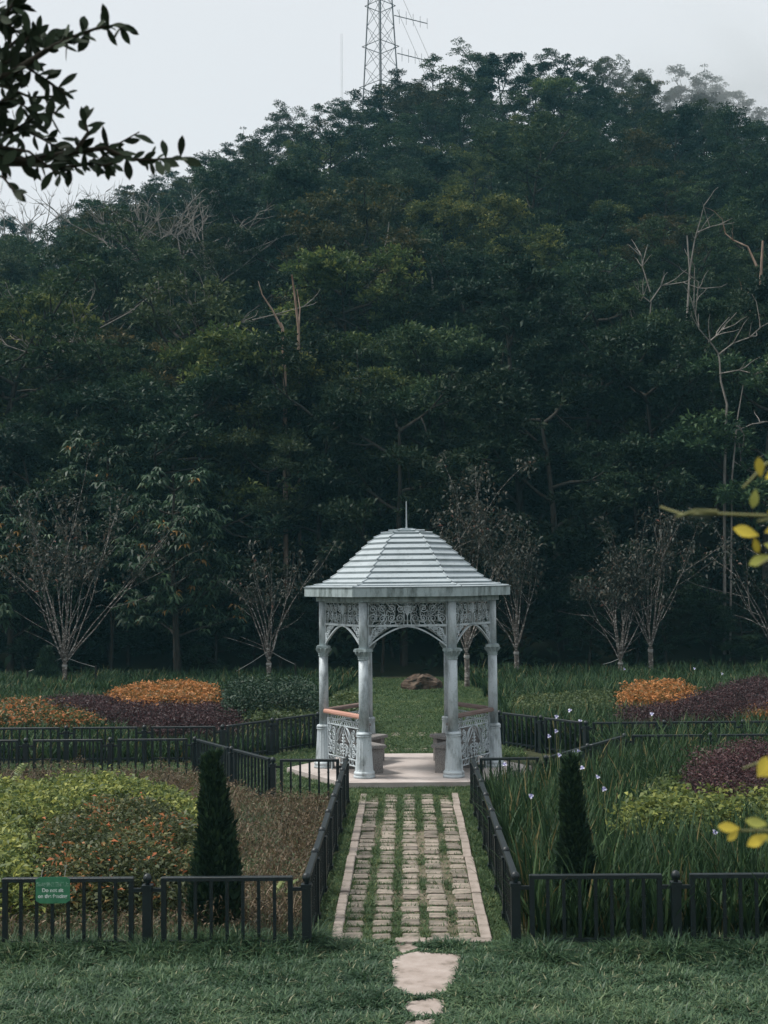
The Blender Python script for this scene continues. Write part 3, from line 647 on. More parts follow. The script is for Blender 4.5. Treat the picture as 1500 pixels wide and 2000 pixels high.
# ------------------------------------------------------------------ beds: shrubs, strap leaves, dry stalks
def px_poly(pts, z): return [tuple(onz(a, b, z)[:2]) for a, b in pts]
SHRUBS = []
def shrub(name, label, cat, pts, h, mat, leaf, dens, group, z=None, varbias=None, seed=0, mound=0.5, upright=0.5, aspect=0.42, stems=True, dome=0.55):
    r = np.random.default_rng(seed + 100); poly = np.array(px_poly(pts, z or h)); SHRUBS.append(poly)
    c = poly.mean(0); poly = poly - c
    P = scatter(poly * 1.03, dens, r); ed = edge_dist(P, poly)
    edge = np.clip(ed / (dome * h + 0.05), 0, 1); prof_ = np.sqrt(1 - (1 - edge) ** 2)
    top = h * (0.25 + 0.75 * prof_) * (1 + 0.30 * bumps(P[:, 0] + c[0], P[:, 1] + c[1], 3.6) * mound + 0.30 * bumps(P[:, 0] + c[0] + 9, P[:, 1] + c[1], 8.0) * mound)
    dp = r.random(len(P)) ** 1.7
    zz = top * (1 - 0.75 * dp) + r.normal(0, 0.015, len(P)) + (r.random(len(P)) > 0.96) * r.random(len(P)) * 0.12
    # an irregular rim, so the outline is not the polygon
    keep = r.random(len(P)) < np.clip(0.25 + ed / 0.15 + 0.4 * bumps(P[:, 0] * 1.7, P[:, 1] * 1.7, 4), 0, 1); P, zz, dp = P[keep], zz[keep], dp[keep]; P = P + r.normal(0, 0.07 + 0.012 * np.hypot(*c) / 10, P.shape)
    D = unit(np.stack([r.normal(0, 1, len(P)), r.normal(0, 1, len(P)), np.abs(r.normal(upright, 0.5, len(P)))], -1))
    Ls = leaf * r.uniform(0.6, 1.3, len(P))
    V, F = leaf_quads(np.column_stack([P, zz]), D, Ls, Ls * aspect, 0.3, 0.15, r)
    patch = 0.5 + 0.5 * bumps(P[:, 0] + c[0] + 3, P[:, 1] + c[1], 4.5)
    var = np.clip(r.beta(2, 2.6, len(P)) * 0.8 + 0.42 * patch - 0.17, 0, 1)
    if varbias: var = varbias(var, r, dp, patch)
    t = empty(name, (c[0], c[1], 0), label=label, cat=cat, group=group)
    link('foliage', mesh('foliage', V, F, mat, np.repeat(var, 4)), t)
    Q = scatter(poly * 0.9, 24, r)[:260]
    if len(Q):
        Lt = [([(q[0], q[1], -0.02), (q[0] + r.normal(0, 0.05), q[1] + r.normal(0, 0.05), h * 0.4), (q[0] + r.normal(0, 0.1), q[1] + r.normal(0, 0.1), h * 0.75)], [0.008, 0.006, 0.003]) for q in Q]
        link('stems', tubes_mesh('stems', Lt, M['twig'], 4), t, kind='stuff')
    return t
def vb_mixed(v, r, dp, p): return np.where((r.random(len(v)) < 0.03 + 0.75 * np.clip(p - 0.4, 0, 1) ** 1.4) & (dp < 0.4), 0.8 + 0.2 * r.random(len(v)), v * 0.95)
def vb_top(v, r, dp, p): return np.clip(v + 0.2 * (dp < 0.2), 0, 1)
g1, g2 = 'clipped shrubs in the front beds', 'clipped shrubs in the far beds'
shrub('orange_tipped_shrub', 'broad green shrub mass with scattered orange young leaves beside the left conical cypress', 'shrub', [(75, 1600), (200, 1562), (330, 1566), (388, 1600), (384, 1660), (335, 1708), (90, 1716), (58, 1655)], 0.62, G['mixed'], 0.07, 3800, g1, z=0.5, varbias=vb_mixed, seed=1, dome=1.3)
shrub('yellow_green_shrub', 'bright yellow-green shrub at the left edge above the green notice', 'shrub', [(-150, 1600), (60, 1588), (84, 1650), (62, 1722), (-150, 1732)], 0.5, G['yellow'], 0.085, 2200, g1, varbias=lambda v, r, d, p: np.clip(v + 0.22, 0, 1), seed=2)
shrub('yellow_green_shrub', 'long band of yellow-green shrub behind the orange-tipped shrubs in the front left bed', 'shrub', [(-150, 1528), (60, 1520), (130, 1512), (215, 1504), (262, 1516), (330, 1532), (398, 1556), (402, 1612), (330, 1566), (200, 1558), (90, 1592), (-150, 1598)], 0.42, G['yellow'], 0.085, 2200, g1, varbias=lambda v, r, d, p: np.clip(v + 0.24, 0, 1), seed=3)
shrub('yellow_green_shrub', 'small yellow-green shrub hugging the left foot of the left conical cypress', 'shrub', [(345, 1640), (400, 1600), (410, 1690), (350, 1704)], 0.36, G['yellow'], 0.08, 1800, g1, varbias=lambda v, r, d, p: v * 0.75, seed=4)
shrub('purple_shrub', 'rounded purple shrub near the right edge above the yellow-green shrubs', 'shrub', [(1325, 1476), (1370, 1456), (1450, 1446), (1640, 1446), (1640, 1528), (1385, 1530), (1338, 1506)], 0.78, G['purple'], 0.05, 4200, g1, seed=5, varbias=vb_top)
shrub('yellow_green_shrub', 'small upright yellow-green shrub left of the rounded purple shrub', 'shrub', [(1256, 1508), (1285, 1490), (1340, 1500), (1342, 1536), (1262, 1540)], 0.72, G['yellow'], 0.095, 1700, g1, seed=6, varbias=lambda v, r, d, p: v * 0.8)
shrub('yellow_green_shrub', 'long low yellow-green shrub in front of the rounded purple shrub on the right', 'shrub', [(1192, 1566), (1280, 1544), (1350, 1540), (1440, 1528), (1640, 1522), (1640, 1582), (1400, 1590), (1204, 1596)], 0.62, G['yellow'], 0.095, 1700, g1, seed=7, varbias=lambda v, r, d, p: np.clip(v + 0.22, 0, 1))
shrub('orange_shrub', 'flat-topped orange shrub on the far left below the slim forest trunk', 'shrub', [(195, 1350), (270, 1336), (350, 1332), (425, 1333), (432, 1354), (400, 1368), (250, 1368)], 0.6, G['orange'], 0.1, 1500, g2, seed=8)
shrub('purple_shrub', 'long purple shrub on the left between the orange shrub and the iron fence', 'shrub', [(70, 1360), (240, 1357), (440, 1370), (484, 1386), (464, 1410), (300, 1412), (240, 1392), (100, 1377)], 0.5, G['purple'], 0.06, 2600, g2, seed=9)
shrub('orange_shrub', 'patchy orange and yellow shrub at the far left edge', 'shrub', [(-150, 1368), (70, 1365), (180, 1384), (196, 1400), (-150, 1408)], 0.42, G['mixed'], 0.1, 1300, g2, varbias=lambda v, r, d, p: np.where(r.random(len(v)) < 0.35, 0.85 + 0.15 * v, v), seed=10)
shrub('yellow_green_shrub', 'pale yellow-green shrub just left of the gazebo railing', 'shrub', [(470, 1374), (540, 1360), (600, 1360), (616, 1392), (480, 1402)], 0.5, G['olivegreen'], 0.09, 1300, g2, seed=12)
shrub('dark_hedge', 'low dark green hedge behind the pale shrub left of the gazebo', 'hedge', [(430, 1326), (620, 1324), (622, 1352), (440, 1362)], 0.85, G['hedge'], 0.09, 1500, None, seed=13)
shrub('orange_shrub', 'flat-topped orange shrub on the far right below the slim cherry trees', 'shrub', [(1208, 1342), (1240, 1332), (1300, 1328), (1366, 1338), (1350, 1364), (1215, 1366)], 0.62, G['orange'], 0.1, 1500, g2, seed=14)
shrub('purple_shrub', 'long purple shrub on the far right beside the orange shrub', 'shrub', [(1186, 1384), (1300, 1368), (1370, 1347), (1450, 1322), (1640, 1318), (1640, 1372), (1430, 1388), (1250, 1402)], 0.62, G['purple'], 0.06, 2400, g2, seed=15)
shrub('yellow_green_shrub', 'low yellow-green shrub just right of the gazebo columns', 'shrub', [(996, 1362), (1100, 1354), (1205, 1346), (1198, 1380), (1000, 1388)], 0.45, G['olivegreen'], 0.09, 1300, g2, seed=16)
shrub('orange_shrub', 'small orange shrub at the far right edge below the long purple shrub', 'shrub', [(1438, 1384), (1480, 1376), (1640, 1372), (1640, 1400), (1445, 1398)], 0.5, G['orange'], 0.1, 1200, g2, seed=17)
shrub('yellow_green_shrub', 'pale yellow-green bush seen through the left bay of the gazebo', 'shrub', [(640, 1356), (690, 1338), (712, 1346), (708, 1380), (640, 1386)], 0.8, G['olivegreen'], 0.1, 1200, g2, seed=18)

def strap_bed(name, poly, dens, h, wd, mat, seed, label=None, cat=None, avoid=True, levels=5, curl=0.55, hj=0.3, clump=8, tipvar=0.05):
    r = np.random.default_rng(seed); C = scatter(poly, dens / clump, r)
    if avoid:
        for s_ in SHRUBS: C = C[~inside(C, s_)]
    n = len(C); P = np.repeat(C, clump, 0) + r.normal(0, 0.045, (n * clump, 2))
    ch = np.repeat(r.uniform(1 - hj, 1 + hj * 0.6, n) * (1 + (0.15 + 0.25 * (wd < 0.0105)) * bumps(C[:, 0], C[:, 1], 1.5 if wd > 0.0105 else 4.0)), clump)
    m = len(P); fan = np.repeat(r.uniform(0, 6.28, n), clump)
    az = fan + np.where(r.random(m) < 0.5, 0, np.pi) + r.normal(0, 0.6, m)
    V, F = strap_np(np.column_stack([P, np.full(m, -0.01)]), h * ch * r.uniform(0.65, 1.1, m), wd * r.uniform(0.7, 1.25, m), az, r.uniform(0.03, 0.32, m), np.abs(r.normal(curl, 0.25, m)) * 0.6, levels)
    var = np.clip(r.beta(2.2, 2.2, m) * 0.95, 0, 0.93); var[r.random(m) < tipvar] = 1.0
    return link(name, mesh(name, V, F, mat, np.repeat(var, 2 * levels)), label=label, cat=cat, kind='stuff')
RB = [(1.02, 12.12), (7, 12.12), (9, 22.2), (3.55, 22.2), (2.05, 19.6), (1.02, 19.55)]
iris_right = strap_bed('strap_leaf_plants', RB, 760, 0.70, 0.026, G['iris'], 31, 'dense dark green strap-leaved plants filling the front right bed', 'plants', curl=0.34, clump=10, hj=0.4)
strap_bed('strap_leaf_plants', [(1.9, 26.4), (3.2, 24.6), (11, 24.6), (14, 37), (2.3, 37)], 380, 0.66, 0.034, G['iris'], 32, 'dark strap-leaved plants in the far right bed around the shrubs', 'plants', levels=4)
strap_bed('strap_leaf_plants', [(3.6, 22.5), (10, 22.5), (10, 24.1), (3.2, 24.1)], 420, 0.72, 0.03, G['iris'], 37, 'strap-leaved plants overgrowing the cross path to the right of the gazebo', 'plants', levels=4)
strap_bed('strap_leaf_plants', [(-1.9, 26.4), (-3.3, 24.5), (-12, 24.5), (-15, 37), (-2.3, 37)], 330, 0.42, 0.034, G['iris'], 33, 'dark strap-leaved plants in the far left bed around the shrubs', 'plants', levels=4)
strap_bed('strap_leaf_plants', [(2.1, 37), (16, 37), (17, 44), (1.6, 44)], 240, 0.55, 0.045, G['iris'], 34, 'dark strip of strap-leaved plants at the forest edge on the right', 'plants', levels=4)
strap_bed('strap_leaf_plants', [(-2.1, 37), (-16, 37), (-17, 44), (-1.6, 44)], 240, 0.5, 0.045, G['iris'], 35, 'dark strip of strap-leaved plants at the forest edge on the left', 'plants', levels=4)
LBed = [(-1.0, 12.15), (-7, 12.15), (-9, 22.2), (-3.5, 22.2), (-2.0, 19.6), (-1.0, 19.6)]
strap_bed('dry_stalks', LBed, 700, 0.27, 0.009, G['dry'], 36, 'brown dry stalks and thin weeds covering the front left bed', 'plants', curl=0.75, clump=6, levels=4, tipvar=0.15)
r = np.random.default_rng(63); Q = scatter(LBed, 1700, r)
for s_ in SHRUBS: Q = Q[~inside(Q, s_)]
nq = len(Q); hq = 0.25 * (1 + 0.75 * bumps(Q[:, 0], Q[:, 1], 4.0)) * r.random(nq) ** 0.6
V, F = leaf_quads(np.column_stack([Q, hq]), unit(r.normal(0, 1, (nq, 3)) + np.array([0, 0, 0.6])), r.uniform(0.025, 0.07, nq), r.uniform(0.008, 0.02, nq), 0.2, 0.1, r)
link('weed_leaves', mesh('weed_leaves', V, F, G['dry'], np.repeat(np.clip(r.random(nq) * 0.75 + 0.4 * bumps(Q[:, 0], Q[:, 1], 2.5), 0, 1), 4)), label='small withered leaves among the dry stalks of the front left bed', cat='plants', kind='stuff')
strap_bed('grass_tuft', px_poly([(468, 1572), (528, 1566), (530, 1640), (480, 1700)], 0.15), 2600, 0.2, 0.011, G['grass'], 38, 'patch of green grass right of the left conical cypress', 'grass', avoid=False, levels=3)
strap_bed('bed_grass', [(-1.0, 12.1), (-7, 12.1), (-7, 12.9), (-1.0, 12.7)], 1100, 0.2, 0.012, G['grass'], 39, 'unmown grass behind the front left fence', 'grass', avoid=False, levels=3, tipvar=0.1)

# pale iris flowers standing above the strap leaves
def flower_mesh(r):
    mb = MB(); 
    for k in range(6):
        a = k * math.pi / 3 + r.uniform(-0.1, 0.1); c, s_ = math.cos(a), math.sin(a); L_ = 0.036 if k % 2 == 0 else 0.026
        q = (-s_, c); w_ = 0.014 if k % 2 == 0 else 0.009
        mb.add([(0, 0, 0), (c * L_ * 0.6 + q[0] * w_, s_ * L_ * 0.6 + q[1] * w_, 0.012), (c * L_, s_ * L_, 0.004), (c * L_ * 0.6 - q[0] * w_, s_ * L_ * 0.6 - q[1] * w_, 0.012)], [(0, 1, 2, 3)])
    me = mb.mesh('flower', M['petal']); me.materials.append(M['petal_blue'])
    for k in (1, 3, 5): me.polygons[k].material_index = 1
    return me
fls = [flower_mesh(rng) for _ in range(3)]
for (px, py, Y) in [(1122, 1470, 17.2), (1130, 1468, 17.3), (1180, 1541, 15.2), (1167, 1518, 15.8), (1037, 1555, 14.8), (986, 1493, 16.6), (1092, 1475, 17.2), (1137, 1500, 16.4), (1396, 1626, 13.6), (1072, 1438, 18.2), (1086, 1428, 18.6), (1113, 1388, 25.5), (1087, 1400, 25.0), (1133, 1409, 24.8), (1273, 1395, 25.5), (1219, 1307, 40), (1356, 1306, 39.5), (1410, 1316, 38.5)]:
    p = ony(px, py, Y); sc_ = 0.95 if Y < 20 else 1.3
    f = link('flower', fls[rng.integers(3)], iris_right if Y < 23 else None, p, (R(62) + rng.uniform(-0.3, 0.3), rng.uniform(-0.4, 0.4), rng.uniform(-0.5, 0.5)), (sc_, sc_, sc_))
    mb = MB(); zb = p.z; mb.tube([(0, 0, 0), (0.02, 0.0, -zb * 0.5), (0.03, 0.02, -zb)], [0.003, 0.004, 0.005], 4)
    if Y >= 23:
        f.location = (0, 0, p.z); fe = empty('iris_flower', (p.x, p.y, 0), label='small white flower standing above the far strap leaves on the right', cat='flower', group='white flowers in the far right beds'); f.parent = fe
        link('flower_stalk', mb.mesh('flower_stalk', M['stem_green']), fe, (0, 0, p.z))
    else: link('flower_stalk', mb.mesh('flower_stalk', M['stem_green']), iris_right, p)

# conical cypresses
def cypress(px, py_top, Y, wd, label, seed, name='conical_cypress', z0=0.0, cx=None):
    r = np.random.default_rng(seed); top = ony(px, py_top, Y); h = top.z; n = int(9000 * h * (0.6 if Y > 20 else 1))
    u = r.random(n) ** 0.75; z = h * (1 - u) ; a = r.random(n) * 6.28
    rad = wd / 2 * (np.minimum(1.0, u * 1.15 + 0.10) ** 0.8) * (1 + 0.13 * np.sin(3 * a + 5 * u) + 0.10 * np.sin(7 * a - 14 * u)) * np.where(u > 0.9, 1 - (u - 0.9) * 4, 1)
    rr = rad * (0.45 + 0.5 * r.random(n) ** 0.5 + 0.22 * (r.random(n) ** 6))
    P = np.column_stack([rr * np.cos(a) + 0.05 * np.sin(2.2 * z + seed) * (z < h * 0.97) * z / h, rr * np.sin(a), z])
    D = unit(np.column_stack([np.cos(a) * 0.55 + r.normal(0, 0.25, n), np.sin(a) * 0.55 + r.normal(0, 0.25, n), 0.9 + r.normal(0, 0.25, n)]))
    Ls = 0.05 * r.uniform(0.5, 2.2, n) * (1.6 if Y > 20 else 1)
    V, F = leaf_quads(P, D, Ls, Ls * 0.38, 0.2, -0.05, r)
    t = empty(name, (top.x, Y, 0), label=label, cat='cypress', group='small conical cypresses')
    link('crown', mesh('crown', V, F, G['cypress'], np.repeat(np.clip(r.beta(2, 3, n) * 1.2, 0, 1), 4)), t)
    link('trunk', tubes_mesh('trunk', [([(0, 0, -0.02), (0, 0, h * 0.5), (0, 0, h * 0.92)], [0.035, 0.022, 0.004])], M['bark'], 6), t)
cypress(420, 1474, 12.55, 0.40, 'dark green conical cypress behind the front left iron fence', 1)
cypress(1122, 1482, 12.75, 0.29, 'dark green conical cypress among strap leaves on the right of the path', 2)
cypress(93, 1268, 41.5, 0.75, 'small dark conical cypress beside the leftmost young cherry tree', 3)

# ferns
def fern(px, py, Y, ln, az, label):
    b = ony(px, py, Y); t = empty('fern', (b.x, Y, max(0.0, 0)), label=label, cat='fern', group='ferns')
    V, F, n = [], [], 0; mb = MB(); K = 15; z0 = b.z
    pts = []
    for k in range(K + 1):
        u = k / K; pts.append((ln * 0.5 * u * math.cos(az), ln * 0.5 * u * math.sin(az), z0 * 0.4 + ln * (u - 0.35 * u * u)))
    mb.tube([(0, 0, 0)] + pts, 0.003, 4)
    link('stem', mb.mesh('stem', M['stem_green']), t)
    P = np.array(pts); 
    q = np.array([-math.sin(az), math.cos(az), 0]) if abs(math.sin(az)) < 0.8 else np.array([1.0, 0, 0.1])
    Pl = np.repeat(P[2:], 2, 0); sgn = np.tile([1, -1], K - 1)[:, None]; D = unit(q * sgn + np.array([0, 0, 0.35]))
    Ls = np.repeat(0.30 * ln * np.sin(np.linspace(0.5, 3.0, K - 1)) ** 0.7 + 0.01, 2)
    Vv, Ff = leaf_quads(Pl, D, Ls, 0.028 * ln / 0.3, 0.1, 0.1); link('frond', mesh('frond', Vv, Ff, G['fern'], np.repeat(rng.random(len(Pl)), 4)), t)
fern(534, 1690, 13.1, 0.30, 0.3, 'pale green fern frond right of the left conical cypress, the taller of two')
fern(556, 1690, 13.2, 0.24, 0.1, 'pale green fern frond right of the left conical cypress, the shorter of two')
fern(378, 1705, 12.6, 0.28, 1.0, 'pale fern frond at the left foot of the left conical cypress')
fern(28, 1486, 20.5, 0.42, 0.9, 'pale fern frond standing before the fence at the far left')

# ------------------------------------------------------------------ lawns
def lawn(name, poly, dens, h, wd, mat, seed, label, avoid=(), levels=3, lean=0.7, keep=None, hmul=None):
    r = np.random.default_rng(seed); P = scatter(poly, dens, r)
    for a in avoid: P = P[~inside(P, a)]
    if keep is not None: P = P[keep(P, r)]
    m = len(P); tuft = 1 + 0.45 * bumps(P[:, 0], P[:, 1], 3.0) + 0.25 * bumps(P[:, 0] + 5, P[:, 1], 9.0)
    H = h * np.clip(tuft, 0.35, 1.8) * r.uniform(0.55, 1.25, m)
    if hmul is not None: H = H * hmul(P)
    az = r.uniform(0, 6.28, m)
    V, F = strap_np(np.column_stack([P, np.full(m, 0.0)]), H, wd * r.uniform(0.7, 1.3, m), az, r.uniform(0.1, lean, m), np.abs(r.normal(0.65, 0.4, m)), levels, 0.5)
    var = np.clip(r.beta(2.2, 2.4, m) * 0.85 + 0.16 * bumps(P[:, 0], P[:, 1] + 3, 1.2) + 0.16 * bumps(P[:, 0] + 2, P[:, 1], 5.0), 0, 0.92); var[r.random(m) < 0.03] = 1.0
    return link(name, mesh(name, V, F, mat, np.repeat(var, 2 * levels)), label=label, cat='grass', kind='stuff')
pathrect = [(-0.615, 12.36), (0.615, 12.36), (0.615, 20.5), (-0.615, 20.5)]
kerbL = [(-0.72, 12.28), (-0.61, 12.28), (-0.61, 19.8), (-0.72, 19.8)]; kerbR = [(0.61, 12.28), (0.72, 12.28), (0.72, 19.8), (0.61, 19.8)]; kerbF = [(-0.15, 12.22), (0.72, 12.22), (0.72, 12.37), (-0.15, 12.37)]
av = [pathrect, kerbL, kerbR, kerbF] + [list((np.array(s_) - np.mean(s_, 0)) * 0.99 + np.mean(s_, 0)) for s_ in STONES]
# blades grow longer against the fence, where the mower does not reach
lawn('lawn_grass', [(-4.2, 9.0), (4.2, 9.0), (4.5, 12.25), (-4.5, 12.25)], 6600, 0.082, 0.013, G['grass'], 51, 'lush unmown lawn grass in the foreground', av, lean=0.9, levels=4, hmul=lambda P: 1 + 0.9 * np.clip((P[:, 1] - 11.4) / 0.5, 0, 1) * (np.abs(P[:, 0]) > 0.8) - 0.45 * (np.min([edge_dist(P, np.array(q_)) for q_ in STONES], axis=0) < 0.12))
lawn('verge_grass', [(-0.95, 12.2), (0.95, 12.2), (0.95, 21.35), (-0.95, 21.35)], 4200, 0.055, 0.009, G['grass_far'], 52, 'short grass beside the paved path', av)
cross = [(-12, 22.2), (-3.4, 22.2), (-1.95, 19.5), (-0.9, 19.5), (-0.9, 21.3), (-2.05, 23.0), (-1.4, 25.0), (-1.7, 26.4), (-3.2, 24.3), (-12, 24.3)]
lawn('cross_path_grass', cross, 1500, 0.06, 0.014, G['grass_far'], 53, 'mown grass on the cross path to the left of the gazebo')
lawn('back_lawn_grass', [(-2.1, 24.8), (2.1, 24.8), (2.3, 44.5), (-2.3, 44.5)], 1300, 0.075, 0.016, G['grass_far'], 54, 'grass strip behind the gazebo leading to the forest', hmul=lambda P: 0.6 + 0.4 * (np.abs(P[:, 0]) > 0.65))
# weeds in the joints of the path
cgap = np.array([-0.62, -0.393, -0.131, 0.131, 0.393, 0.62])
def joint_keep(P, r):
    x, y = P[:, 0], P[:, 1] - 12.3
    dx = np.min(np.abs(x[:, None] - np.array(cgap)[None]), 1); dy = np.min(np.abs(y[:, None] - (prow[:-1] + np.diff(prow) / 2)[None]), 1)
    lush = np.clip(0.3 + 0.9 * bumps(x * 1.5, y, 1.6) + 0.35 * (x < 0) + (y > 7.2), 0.03, 1.3)
    ingap = (dx < 0.04) * lush + (dy < 0.036) * 0.5 * np.clip(lush, 0.25, 1)
    return r.random(len(P)) < ingap
lawn('path_weeds', [(-0.61, 12.36), (0.61, 12.36), (0.61, 20.9), (-0.61, 20.9)], 8500, 0.055, 0.008, G['grass_far'], 55, 'grass and weeds growing between the path blocks', keep=joint_keep)

# mossy rock on the back lawn
r = np.random.default_rng(3); c = onz(826, 1346, 0.0); nu, nv = 16, 9; V = []
for v in range(nv):
    for u_ in range(nu):
        a = 2 * math.pi * u_ / nu; e = math.pi / 2 * v / (nv - 1) * 0.98; q = 1 + 0.16 * math.sin(2 * a + 1 + 2 * e) + 0.12 * math.sin(5 * a - 3 * e) + r.uniform(-0.09, 0.09)
        V.append((0.5 * q * math.cos(a) * math.cos(e) ** 0.5, 0.4 * q * math.sin(a) * math.cos(e) ** 0.5, -0.03 + 0.42 * (math.sin(e) ** 0.8) * (1 + 0.15 * math.sin(3 * a))))
F = [(v * nu + u_, v * nu + (u_ + 1) % nu, (v + 1) * nu + (u_ + 1) % nu, (v + 1) * nu + u_) for v in range(nv - 1) for u_ in range(nu)]; F.append([(nv - 1) * nu + k for k in range(nu)])
link('rock', mesh('rock', np.array(V), F, M['rock']), None, (c.x, c.y, 0), label='large reddish brown rock lying on the grass behind the gazebo', cat='rock')

# ------------------------------------------------------------------ trees
def branch_path(p, d, L, r, n=6, wob=0.12, up=0.25):
    pts = [np.array(p, float)]; d = np.array(d, float); d /= np.linalg.norm(d)
    for k in range(n):
        d = d + r.normal(0, wob, 3); d[2] += up / n; d /= np.linalg.norm(d); pts.append(pts[-1] + d * L / n)
    return np.array(pts), d
def cluster_leaves(C, rad, nl, leaf, r, flat=0.5, asp=0.42, droop=0.15, up=0.35, cvar=0.5):
    k = len(C); n = k * nl; cc = np.repeat(C, nl, 0); rr = np.repeat(np.broadcast_to(rad, (k,)), nl)
    d = unit(r.normal(0, 1, (n, 3))); d[:, 2] = np.where(d[:, 2] < 0, d[:, 2] * 0.55, d[:, 2])
    P = cc + d * (rr * r.random(n) ** 0.45)[:, None] * np.array([1, 1, flat])
    D = unit(d * np.array([1, 1, 0.7]) + r.normal(0, 0.45, (n, 3)) + np.array([0, 0, up]))
    Ls = leaf * r.uniform(0.6, 1.35, n); V, F = leaf_quads(P, D, Ls, Ls * asp, 0.25, droop, r)
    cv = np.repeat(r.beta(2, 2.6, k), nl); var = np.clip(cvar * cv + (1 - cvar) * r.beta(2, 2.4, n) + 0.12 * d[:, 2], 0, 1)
    return V, F, np.repeat(var, 4)
def tree_meshes(seed, h, Rc, hb, shape, mat, bark, nl=46, leaf=0.26, nclus=120, flat=0.5, trunk_r=0.16, asp=0.42):
    r = np.random.default_rng(seed); L = []; tips = []
    tp, _ = branch_path((0, 0, -0.6), (r.normal(0, 0.05), r.normal(0, 0.05), 1), h * 0.82 + 0.6, r, 8, 0.05, 0.3)
    L.append((tp, np.linspace(trunk_r, trunk_r * 0.25, len(tp))))
    nb = 11
    for k in range(nb):
        u = hb / h + (0.92 - hb / h) * (k + r.random()) / nb; f = u / 0.82 * 8; i0 = min(7, int(f)); p = tp[i0] + (tp[min(8, i0 + 1)] - tp[i0]) * (f - i0) if f < 8 else tp[-1]
        v = (u - hb / h) / (1 - hb / h)
        ext = {'dome': math.sqrt(max(0.05, 1 - (v * 1.6 - 0.55) ** 2)), 'umbrella': 0.55 + 0.6 * v, 'tall': 0.9 - 0.4 * v}[shape] * Rc
        a = k * 2.4 + r.normal(0, 0.3); d = (math.cos(a), math.sin(a), 0.35 + 0.35 * (shape == 'tall') + r.normal(0, 0.1))
        bp, dd = branch_path(p, d, ext * 0.95, r, 5, 0.14, 0.35); L.append((bp, np.linspace(trunk_r * 0.4, 0.025, len(bp))))
        tips.append(bp[-1]); tips.append(bp[3])
        for q in range(3):
            j_ = 2 + q; d2 = dd + r.normal(0, 0.7, 3); b2, _ = branch_path(bp[j_], d2, ext * 0.42, r, 3, 0.15, 0.25); L.append((b2, np.linspace(0.035, 0.014, len(b2)))); tips.append(b2[-1])
    T = np.array(tips)
    # every bough end carries a small dome of leaf clusters
    m = max(0, nclus - len(T)); lobes = T[r.permutation(len(T))[:40]]; q = r.integers(0, len(lobes), m); dv = unit(r.normal(0, 1, (m, 3))); dv[:, 2] = np.abs(dv[:, 2]) - 0.12
    C = np.concatenate([T, lobes[q] + dv * np.array([0.24, 0.24, 0.17]) * Rc * r.uniform(0.75, 1.1, (m, 1))])
    V, F, var = cluster_leaves(C, r.uniform(0.18, 0.42, len(C)) * Rc / 3.0 * 1.1, nl, leaf, r, flat, asp)
    return tubes_mesh('trunk', L, bark, 5), mesh('crown', V, F, mat, var)
kinds = []
spec = [('forest_dark', 'dome', 'dense dark evergreen tree'), ('forest_teal', 'dome', 'dusky blue-green tree'), ('forest_mid', 'umbrella', 'flat-topped mid green tree'), ('forest_dark', 'umbrella', 'flat-topped dark green tree'),
        ('forest_mid', 'dome', 'rounded mid green tree'), ('forest_olive', 'umbrella', 'olive brown tinged tree'), ('forest_teal', 'tall', 'narrow blue-green tree'), ('forest_lime', 'dome', 'pale lime green tree')]
for q, (mt, shp, lab) in enumerate(spec):
    v = []
    for e in range(2):
        v.append(tree_meshes(200 + q * 7 + e, {'dome': 8.5, 'umbrella': 8.5, 'tall': 10}[shp], {'dome': 3.0, 'umbrella': 3.2, 'tall': 2.3}[shp], {'dome': 1.2, 'umbrella': 2.8, 'tall': 1.8}[shp], shp, G[mt], M['bark'], nl=44, leaf=0.185, nclus=330, flat=0.5 if shp != 'umbrella' else 0.36))
    kinds.append((lab, v))
def plant_tree(x, y, kind, scale, label=None, group='trees of the wooded hill', var=None, rz=None, sz=1.0):
    lab, v = kinds[kind]; tm, cm = v[var if var is not None else int(rng.integers(2))]
    z = float(hill_z(x, y)) if y > YB else 0.0
    px_ = 794 + x / y * FPX
    zone = 'at the foot' if y < 62 else ('on the middle slope' if y < 100 else 'near the ridge')
    t = empty('forest_tree', (x, y, z), rng.uniform(0, 6.28) if rz is None else rz, label=label or f'{lab} {zone} of the wooded hill, ' + ('left of the tower' if px_ < 640 else 'below the tower' if px_ < 900 else 'right of the tower' if px_ < 1230 else 'towards the right edge'), cat='tree', group=group if label is None else None)
    t.scale = (scale, scale, scale * sz)
    link('trunk', tm, t); link('crown', cm, t)
    return t
rt = np.random.default_rng(77); yy = 48.0; row = 0
while yy < 124:
    step = 3.5 + 1.9 * (yy - 48) / 85; half = 0.30 * yy + 7; xx = -half + (row % 2) * step * 0.55
    while xx < half:
        x = xx + rt.normal(0, 0.7); y = yy + rt.normal(0, 0.9); px = 794 + x / y * FPX
        n1 = float(bumps(np.array(x), np.array(y), 0.12))
        k = int(rt.choice(8, p=[0.20, 0.13, 0.17, 0.13, 0.17, 0.06, 0.10, 0.04]))
        if n1 > 0.55 and rt.random() < 0.5: k = 7
        if n1 < -0.6 and y > 80 and rt.random() < 0.5: k = 5
        s_ = rt.uniform(0.72, 1.18) * (1.12 if y < 60 else 1.0) * (0.86 if y > 118 else 1.0)
        rng = rt; szv = rt.uniform(0.9, 1.15)
        lim = (np.interp(x * YR / y, CX, CT) - CZ) * y / YR + CZ - 0.8 - (1.0 if x * YR / y < ony(190, 390, YR).x else 0)        # crowns stay below the skyline
        s_ = min(s_, (lim - float(hill_z(x, y))) / (10.4 * szv))
        if s_ > 0.38: plant_tree(x, y, k, s_, sz=szv)
        xx += step * rt.uniform(0.85, 1.2)
    yy += step * 0.92; row += 1
rng = np.random.default_rng(99)
